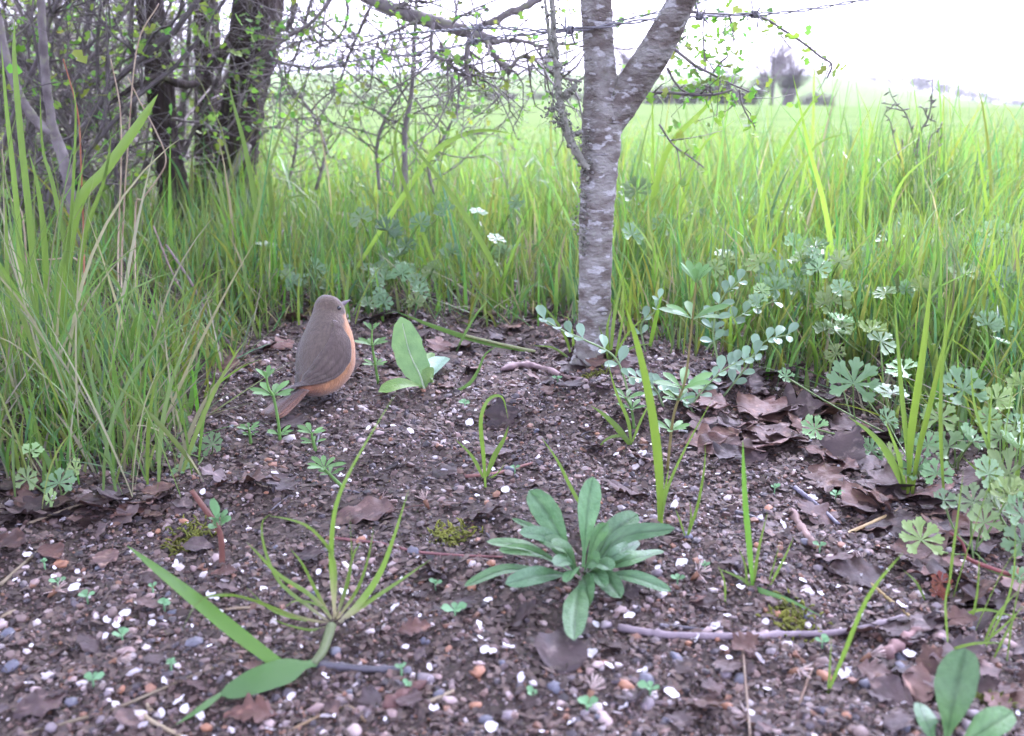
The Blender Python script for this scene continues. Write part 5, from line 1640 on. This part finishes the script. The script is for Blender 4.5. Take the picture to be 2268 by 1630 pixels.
for i in range(78):                     # the litter bank on the right
    u_ = 1540 + 620 * r3.random()
    v_ = np.interp(u_, [1540, 1800, 2100, 2200], [905, 985, 1180, 1320]) + r3.normal() * 85
    lay_leaf(u_, v_, 85 + 90 * r3.random(), 'curled dead leaf', 'dead leaves of the litter bank', lift=.002, tilt=.2)
for i in range(34):
    lay_leaf(1880 + 390 * r3.random(), 1330 + 300 * r3.random(), 70 + 70 * r3.random(), 'brown dead leaf', 'dead leaves of the lower right heap', tilt=.4)
for i in range(80):
    lay_leaf(2268 * r3.random(), 950 + 680 * r3.random(), 40 + 60 * r3.random(), 'leaf scrap', 'small dead leaf scraps on the gravel')
for i in range(46):
    lay_leaf(500 + 900 * r3.random(), 690 + 190 * r3.random(), 40 + 50 * r3.random(), 'dark dead leaf', 'dead leaves behind the open soil')
for i in range(26):
    lay_leaf(420 * r3.random(), 1040 + 130 * r3.random(), 60 + 60 * r3.random(), 'dark dead leaf', 'dead leaves under the left tussocks')

# --- sticks
def stick(pts, r, lab, mt='stick', tint=(1, 1, 1), lift=None, grp=None, n=24, knots=0):
    P = spline([H(a, b, (lift[i] if lift else r * .9)) for i, (a, b) in enumerate(pts)], n)
    b = P[0].copy()
    rr = np.linspace(r, r * .7, n)
    if r > .003:
        rr = rr * (1 + .22 * np.sin(np.arange(n) * .9 + pts[0][0])) * np.interp(np.arange(n), [0, 2, n - 3, n - 1], [.55, 1, .9, .35])
    if knots:
        for k_ in range(knots):
            i = int((k_ + .6) / knots * n) % n
            rr[i] *= 1.5
    mb = MB().add(*tube(P, rr, 9, .25 if r < .003 else .5, int(pts[0][0])), tint=tint)
    return single('stick', mb, M[mt], lab, 'stick', b, grp)


stick([(1370, 1390), (1430, 1400), (1500, 1408), (1640, 1409), (1750, 1405), (1860, 1400), (1940, 1384), (2000, 1366)], .0024, 'long bare pale stick lying across the gravel below the rosette plant', tint=(1.1, 1.2, 1.35), n=50, knots=3)
stick([(1110, 818), (1150, 808), (1190, 812), (1250, 833), (1335, 858)], .0042, 'thick broken stick lying at the foot of the slim tree', tint=(1.25, 1.2, 1.25), n=30)
stick([(1030, 1055), (1090, 1050), (1130, 1040), (1180, 1025)], .0016, 'thin reddish twig lying behind the hooked seedling', tint=(1.2, .8, .7))
stick([(700, 1470), (760, 1477), (820, 1482), (885, 1481)], .0023, 'short dark stick with grey lichen below the grass tuft', 'darkstick', knots=2)
stick([(852, 1566), (890, 1540), (945, 1508)], .0036, 'stubby brown bark stick near the bottom edge', tint=(.95, .68, .6))
stick([(1752, 1128), (1772, 1165), (1795, 1195), (1806, 1212)], .0034, 'flaking brown twig piece beside the bleached straw', tint=(1.05, .95, .85))
stick([(1760, 1080), (1800, 1110), (1858, 1162)], .0020, 'straight slate-grey stick above the flaking twig', 'darkstick', tint=(1.3, 1.3, 1.5))
stick([(44, 1627), (150, 1600), (256, 1569), (360, 1525), (460, 1483), (546, 1442)], .0010, 'long thin straw lying diagonally across the lower left gravel', 'straw', n=40)
stick([(695, 1186), (780, 1196), (848, 1204), (917, 1221), (1002, 1229), (1121, 1234)], .0011, 'thin reddish twig running from the grass tuft to the rosette plant', tint=(1.2, .75, .75), n=40)
stick([(1805, 1211), (1880, 1180), (1990, 1131)], .0017, 'flat bleached straw slanting up to the round cranesbill leaf', 'straw', tint=(1.3, 1.2, .9))
stick([(1901, 1270), (1960, 1320), (2040, 1386)], .0014, 'yellowish straw slanting down to the end of the long stick', 'straw', tint=(1.2, 1.1, .7))
stick([(1645, 1440), (1652, 1520), (1662, 1632)], .0008, 'hair-thin stalk standing up from the bottom edge', 'straw', tint=(.8, .75, .8), lift=[.002, .006, .01])
stick([(1962, 1450), (2000, 1420), (2040, 1394)], .0042, 'thick pale stub at the right end of the long stick', tint=(1.2, 1.0, .95))
stick([(0, 1296), (45, 1255), (90, 1216)], .0013, 'thin straw leaning at the left edge over dead leaves', 'straw')
stick([(512, 767), (454, 685), (420, 620), (368, 542)], .0020, 'thin grey twig slanting out of the grass left of the bird', tint=(1.3, 1.3, 1.3), lift=[.003, .02, .05, .09])
stick([(490, 790), (430, 690), (380, 600), (340, 500)], .0016, 'second thin twig slanting out of the grass beside the grey one', tint=(1.1, 1.05, 1.0), lift=[.003, .02, .05, .1])
stick([(1460, 1385), (1500, 1388), (1560, 1395)], .0013, 'thin dark twig alongside the left end of the long stick', 'darkstick')
stick([(1600, 1130), (1650, 1138), (1700, 1160)], .0016, 'curved dark twig in the gravel left of the slate-grey stick', 'darkstick')
stick([(320, 1585), (340, 1600), (420, 1640)], .0014, 'bent straw at the bottom edge left of the dark dead leaf', 'straw')
stick([(60, 1160), (200, 1110), (300, 1092)], .0010, 'dry grass stalk lying under the left tussocks', 'straw')
stick([(640, 1620), (700, 1590), (770, 1565), (812, 1600)], .0009, 'bent thin straw at the bottom edge in the middle', 'straw', tint=(.8, .7, .6))
stick([(1840, 1420), (1800, 1480), (1770, 1560)], .0009, 'fine wiry rootlet hanging below the long stick', 'straw', tint=(.6, .5, .5))
r4 = np.random.default_rng(81)
for i in range(40):
    u_, v_, a, L = 2268 * r4.random(), 900 + 720 * r4.random(), r4.random() * 6.3, 25 + 60 * r4.random()
    stick([(u_, v_), (u_ + math.cos(a) * L * .5 + r4.normal() * 4, v_ + math.sin(a) * L * .2), (u_ + math.cos(a) * L, v_ + math.sin(a) * L * .45)], .0006 + .0007 * r4.random(), 'short thin twig fragment ' + where(u_, v_),
          ('stick', 'straw', 'darkstick')[int(r4.integers(3))], grp='twig fragments on the gravel', n=8)

# --- dry stalks standing in the grass on the left
for lab, pts in (('long bleached dry stalk bent sharply in front of the brown trunk', [(300, 470), (316, 440), (350, 395), (368, 352), (345, 290), (310, 225), (283, 170)]),
                 ('straight straw-coloured stalk crossing the brown trunk near the top edge', [(270, 560), (285, 300), (305, 100), (352, 8)]),
                 ('pale dry stalk standing upright left of the brown trunk', [(262, 540), (268, 380), (266, 240), (245, 130)]),
                 ('rusty seed stalk standing in the left-hand grass', [(186, 560), (180, 380), (172, 250), (140, 130)]),
                 ('bent dry stalk lying sideways in the left tussocks', [(180, 610), (165, 572), (120, 574), (82, 575)]),
                 ('dry straw stalk leaning left by the left edge', [(60, 640), (50, 480), (20, 430), (4, 330)])):
    b = G(pts[0][0], 760)
    Y_ = b[1] + .1
    S = spline([b] + [A(p, q, Y_) for p, q in pts], 30)
    rust = 'rusty' in lab
    mb = MB().add(*tube(S, np.linspace(.0013, .0008, 30), 5, .2, 3), tint=(1.0, .5, .4) if rust else (1.3, 1.25, 1.3))
    single('dry_stalk', mb, M['straw'], lab, 'dry stalk', b, 'dry stalks in the left-hand grass')

# --- moss
for lab, u_, v_, wpx in (('yellow-green moss tuft left of the red-stemmed seedling', 420, 1195, 60), ('yellow moss wisps between grass tuft and rosette plant', 1000, 1185, 60), ('moss patch under the stiff dark blade by the long stick', 1760, 1380, 60), ('small moss cushion at the foot of the slim tree', 1320, 835, 26), ('moss tuft at the right of the corner rosette', 2190, 1555, 40)):
    b = G(u_, v_)
    mb = MB()
    for k_ in range(150):
        p0 = b + np.array([rng.normal() * wpx * .45, rng.normal() * wpx * .5, 0]) * b[1] / FPX
        p0[2] = float(gz(p0[0], p0[1]))
        d = nrm(np.array([rng.normal(), rng.normal(), .8])) * (.004 + .005 * rng.random())
        mb.add(*tube(np.array([p0, p0 + d * .6, p0 + d + [0, 0, -.001]]), [.0005, .0008, .0002], 4), tint=np.ones(3) * (.6 + .8 * rng.random()))
    single('moss', mb, M['moss'], lab, 'moss', b, 'moss tufts')

# --- fallen petals and spent blossoms
def petal_mesh(r):
    k_ = 14
    a = np.arange(k_) * 2 * PI / k_
    rad = 1 + .12 * r.normal(0, 1, k_) * .6
    x, y_ = np.cos(a) * rad * .82, np.sin(a) * rad
    cup = .15 + .4 * r.random()
    V = [(0, 0, 0)] + [(x[i] * .55, y_[i] * .55, cup * .25 + .05 * r.normal()) for i in range(k_)] + [(x[i], y_[i], cup * (.7 + .5 * x[i] * r.normal())) for i in range(k_)]
    j = np.arange(k_)
    F3 = np.stack([np.zeros(k_, int), 1 + j, 1 + (j + 1) % k_], -1)
    F4 = np.stack([1 + j, 1 + k_ + j, 1 + k_ + (j + 1) % k_, 1 + (j + 1) % k_], -1)
    return make_mesh('petal', MB().add(np.array(V), [F3, F4]), M['petal'])


PM = [petal_mesh(np.random.default_rng(60 + i)) for i in range(7)]
PT = [(1058, 1395), (1066, 1425), (1125, 1442), (1132, 1415), (1326, 1385), (1280, 1440), (1313, 1456), (1395, 1372), (1862, 1500), (1490, 1545), (1380, 1575), (1365, 1590), (1155, 1510), (600, 1625), (400, 1560), (358, 1590), (720, 1505), (410, 1585), (236, 1382), (135, 1340), (165, 1310), (275, 1370), (296, 1500), (370, 1520),
      (878, 1350), (868, 1362), (925, 1320), (765, 1320), (1080, 1335), (955, 1580), (735, 1600), (1605, 1445), (1680, 1470), (1640, 1310), (1735, 1250), (1850, 1305), (1995, 1350), (2210, 1375), (1735, 1165), (500, 1300), (750, 1175), (752, 1060), (984, 1050), (955, 1065), (1090, 1045), (870, 950), (908, 960), (1030, 985), (1040, 940), (820, 900), (865, 905), (1460, 958), (1515, 958), (1430, 1010),
      (1525, 1000), (1120, 1090), (1050, 1080), (1495, 1120), (1450, 1080), (1510, 1255), (1550, 1240), (520, 1018), (440, 975), (430, 950), (510, 1270), (465, 1330), (480, 1365), (60, 1235), (120, 1110), (140, 1160), (190, 1110), (610, 1060), (1900, 1285), (1920, 1270), (1880, 1225), (1660, 1590), (1490, 1612), (2010, 1455), (1800, 1110), (1590, 1400)]
r5 = np.random.default_rng(91)
PT = PT + [(2268 * r5.random(), 890 + 740 * r5.random()) for _ in range(205)]
for i, (u_, v_) in enumerate(PT):
    p = G(u_ + r5.normal() * 3, v_ + r5.normal() * 3)
    o = bpy.data.objects.new('petal', PM[int(r5.integers(7))])
    s_ = .0024 + .0024 * r5.random() if i < 80 else .0012 + .0020 * r5.random() ** 2
    o.scale = (s_ * (.75 + .5 * r5.random()), s_, s_)
    o.location = p + [0, 0, .0022]
    o.rotation_euler = (r5.normal() * .35 + .35, r5.normal() * .35, r5.random() * 6.3)
    COL.objects.link(o)
    tag(o, ('white petal' if i < 80 else 'small white petal') + ' lying ' + where(u_, v_), 'petal', 'fallen white petals')
for u_, v_ in ((105, 1325), (235, 1475), (1925, 1255), (1905, 1465), (1745, 1490), (1300, 1560), (840, 1115), (1530, 1285), (1680, 1610), (950, 1128)):
    b = G(u_, v_)
    t = Thing('spent_blossom', 'spent blossom with pale stamens ' + where(u_, v_), 'blossom', b, 'spent blossoms on the gravel')
    d0 = nrm(np.array([rng.normal(), rng.normal() * .5, .5]))
    t.part('cup', MB().add(*tube(np.array([b, b + d0 * .003 + [0, 0, .001], b + d0 * .006 + [0, 0, .002]]), [.0007, .0016, .0018], 6), tint=(.75, .5, .45)), M['straw'])
    for k_ in range(12):
        d = nrm(d0 + rng.normal(0, .45, 3))
        p0 = b + d0 * .006 + [0, 0, .002]
        t.part('stamen', MB().add(*tube(np.array([p0, p0 + d * .004, p0 + d * .0085]), [.00035, .0003, .0003], 3), tint=(1.9, 1.9, 2.6)), M['straw'])

# --- larger pebbles, one by one
iv2, if2 = ico(1)
PBM = []
PC = [(0.34, 0.24, 0.215), (0.24, 0.20, 0.205), (0.44, 0.34, 0.31), (0.16, 0.155, 0.18), (0.37, 0.18, 0.10), (0.55, 0.49, 0.47), (0.20, 0.14, 0.12), (0.12, 0.12, 0.15)]
for i, c in enumerate(PC):
    r = np.random.default_rng(2000 + i)
    V = iv2 * (1 + .22 * r.normal(0, 1, (len(iv2), 1)) * .5) * np.array([1, .8, .62])
    PBM.append(make_mesh('pebble', MB().add(V, [if2], c), M['pebble']))
for i in range(260):
    v_ = 930 + 700 * r5.random() ** .8
    u_ = 2268 * r5.random()
    if v_ < grassline(u_) + 20: v_ = grassline(u_) + 20 + 500 * r5.random()
    if v_ > 1640: v_ = 1640 - 400 * r5.random()
    p = G(u_, v_)
    k_ = int(r5.integers(len(PC)))
    o = bpy.data.objects.new('pebble', PBM[k_])
    s_ = .0024 + .0026 * r5.random() ** 1.5
    o.scale = (s_ * (.8 + .5 * r5.random()), s_, s_ * (.8 + .3 * r5.random()))
    o.location = p + [0, 0, s_ * .22]
    o.rotation_euler = (r5.normal() * .3, r5.normal() * .3, r5.random() * 6.3)
    COL.objects.link(o)
    kn = ['pinkish brown', 'grey', 'pale pink', 'slate grey', 'orange brown', 'whitish', 'dark brown', 'blue-black'][k_]
    tag(o, kn + ' pebble ' + where(u_, v_), 'pebble', kn + ' pebbles in the gravel')

# dewdrop on the left, its bright glint put in as opaque white colour
b = A(22, 650, .8)
t = single('dewdrop', MB().add(ico(2)[0] * .0028, [ico(2)[1]]), M['petal'], 'dewdrop with its glint painted white, in the grass at the left edge', 'dewdrop', b)

# ------------------------------------------------------------------ the bright damp air over the field
x0, x1, y0_, y1_, z0, z1 = -1000, 1000, -700, 1600, float(gv[:, 2].min()) - 1, 16
hv = np.array([(x0, y0_, z0), (x1, y0_, z0), (x1, y1_, z0), (x0, y1_, z0), (x0, y0_, z1), (x1, y0_, z1), (x1, y1_, z1), (x0, y1_, z1)], float)
hf = [np.array([(0, 3, 2, 1), (4, 5, 6, 7), (0, 1, 5, 4), (1, 2, 6, 5), (2, 3, 7, 6), (3, 0, 4, 7)])]
hm = bpy.data.materials.new('haze')
hm.use_nodes = True
hn = hm.node_tree.nodes
hn.remove(hn['Principled BSDF'])
pv = hn.new('ShaderNodeVolumePrincipled')
pv.inputs['Color'].default_value = (0.97, 0.97, 1.0, 1)
pv.inputs['Density'].default_value = 0.0003
pv.inputs['Anisotropy'].default_value = 0.2
hm.node_tree.links.new(pv.outputs[0], hn['Material Output'].inputs['Volume'])
single('haze', MB().add(hv, hf), hm, 'pale bright haze hanging over the field', 'haze', (0, 0, 0), kind='stuff', smooth=False)
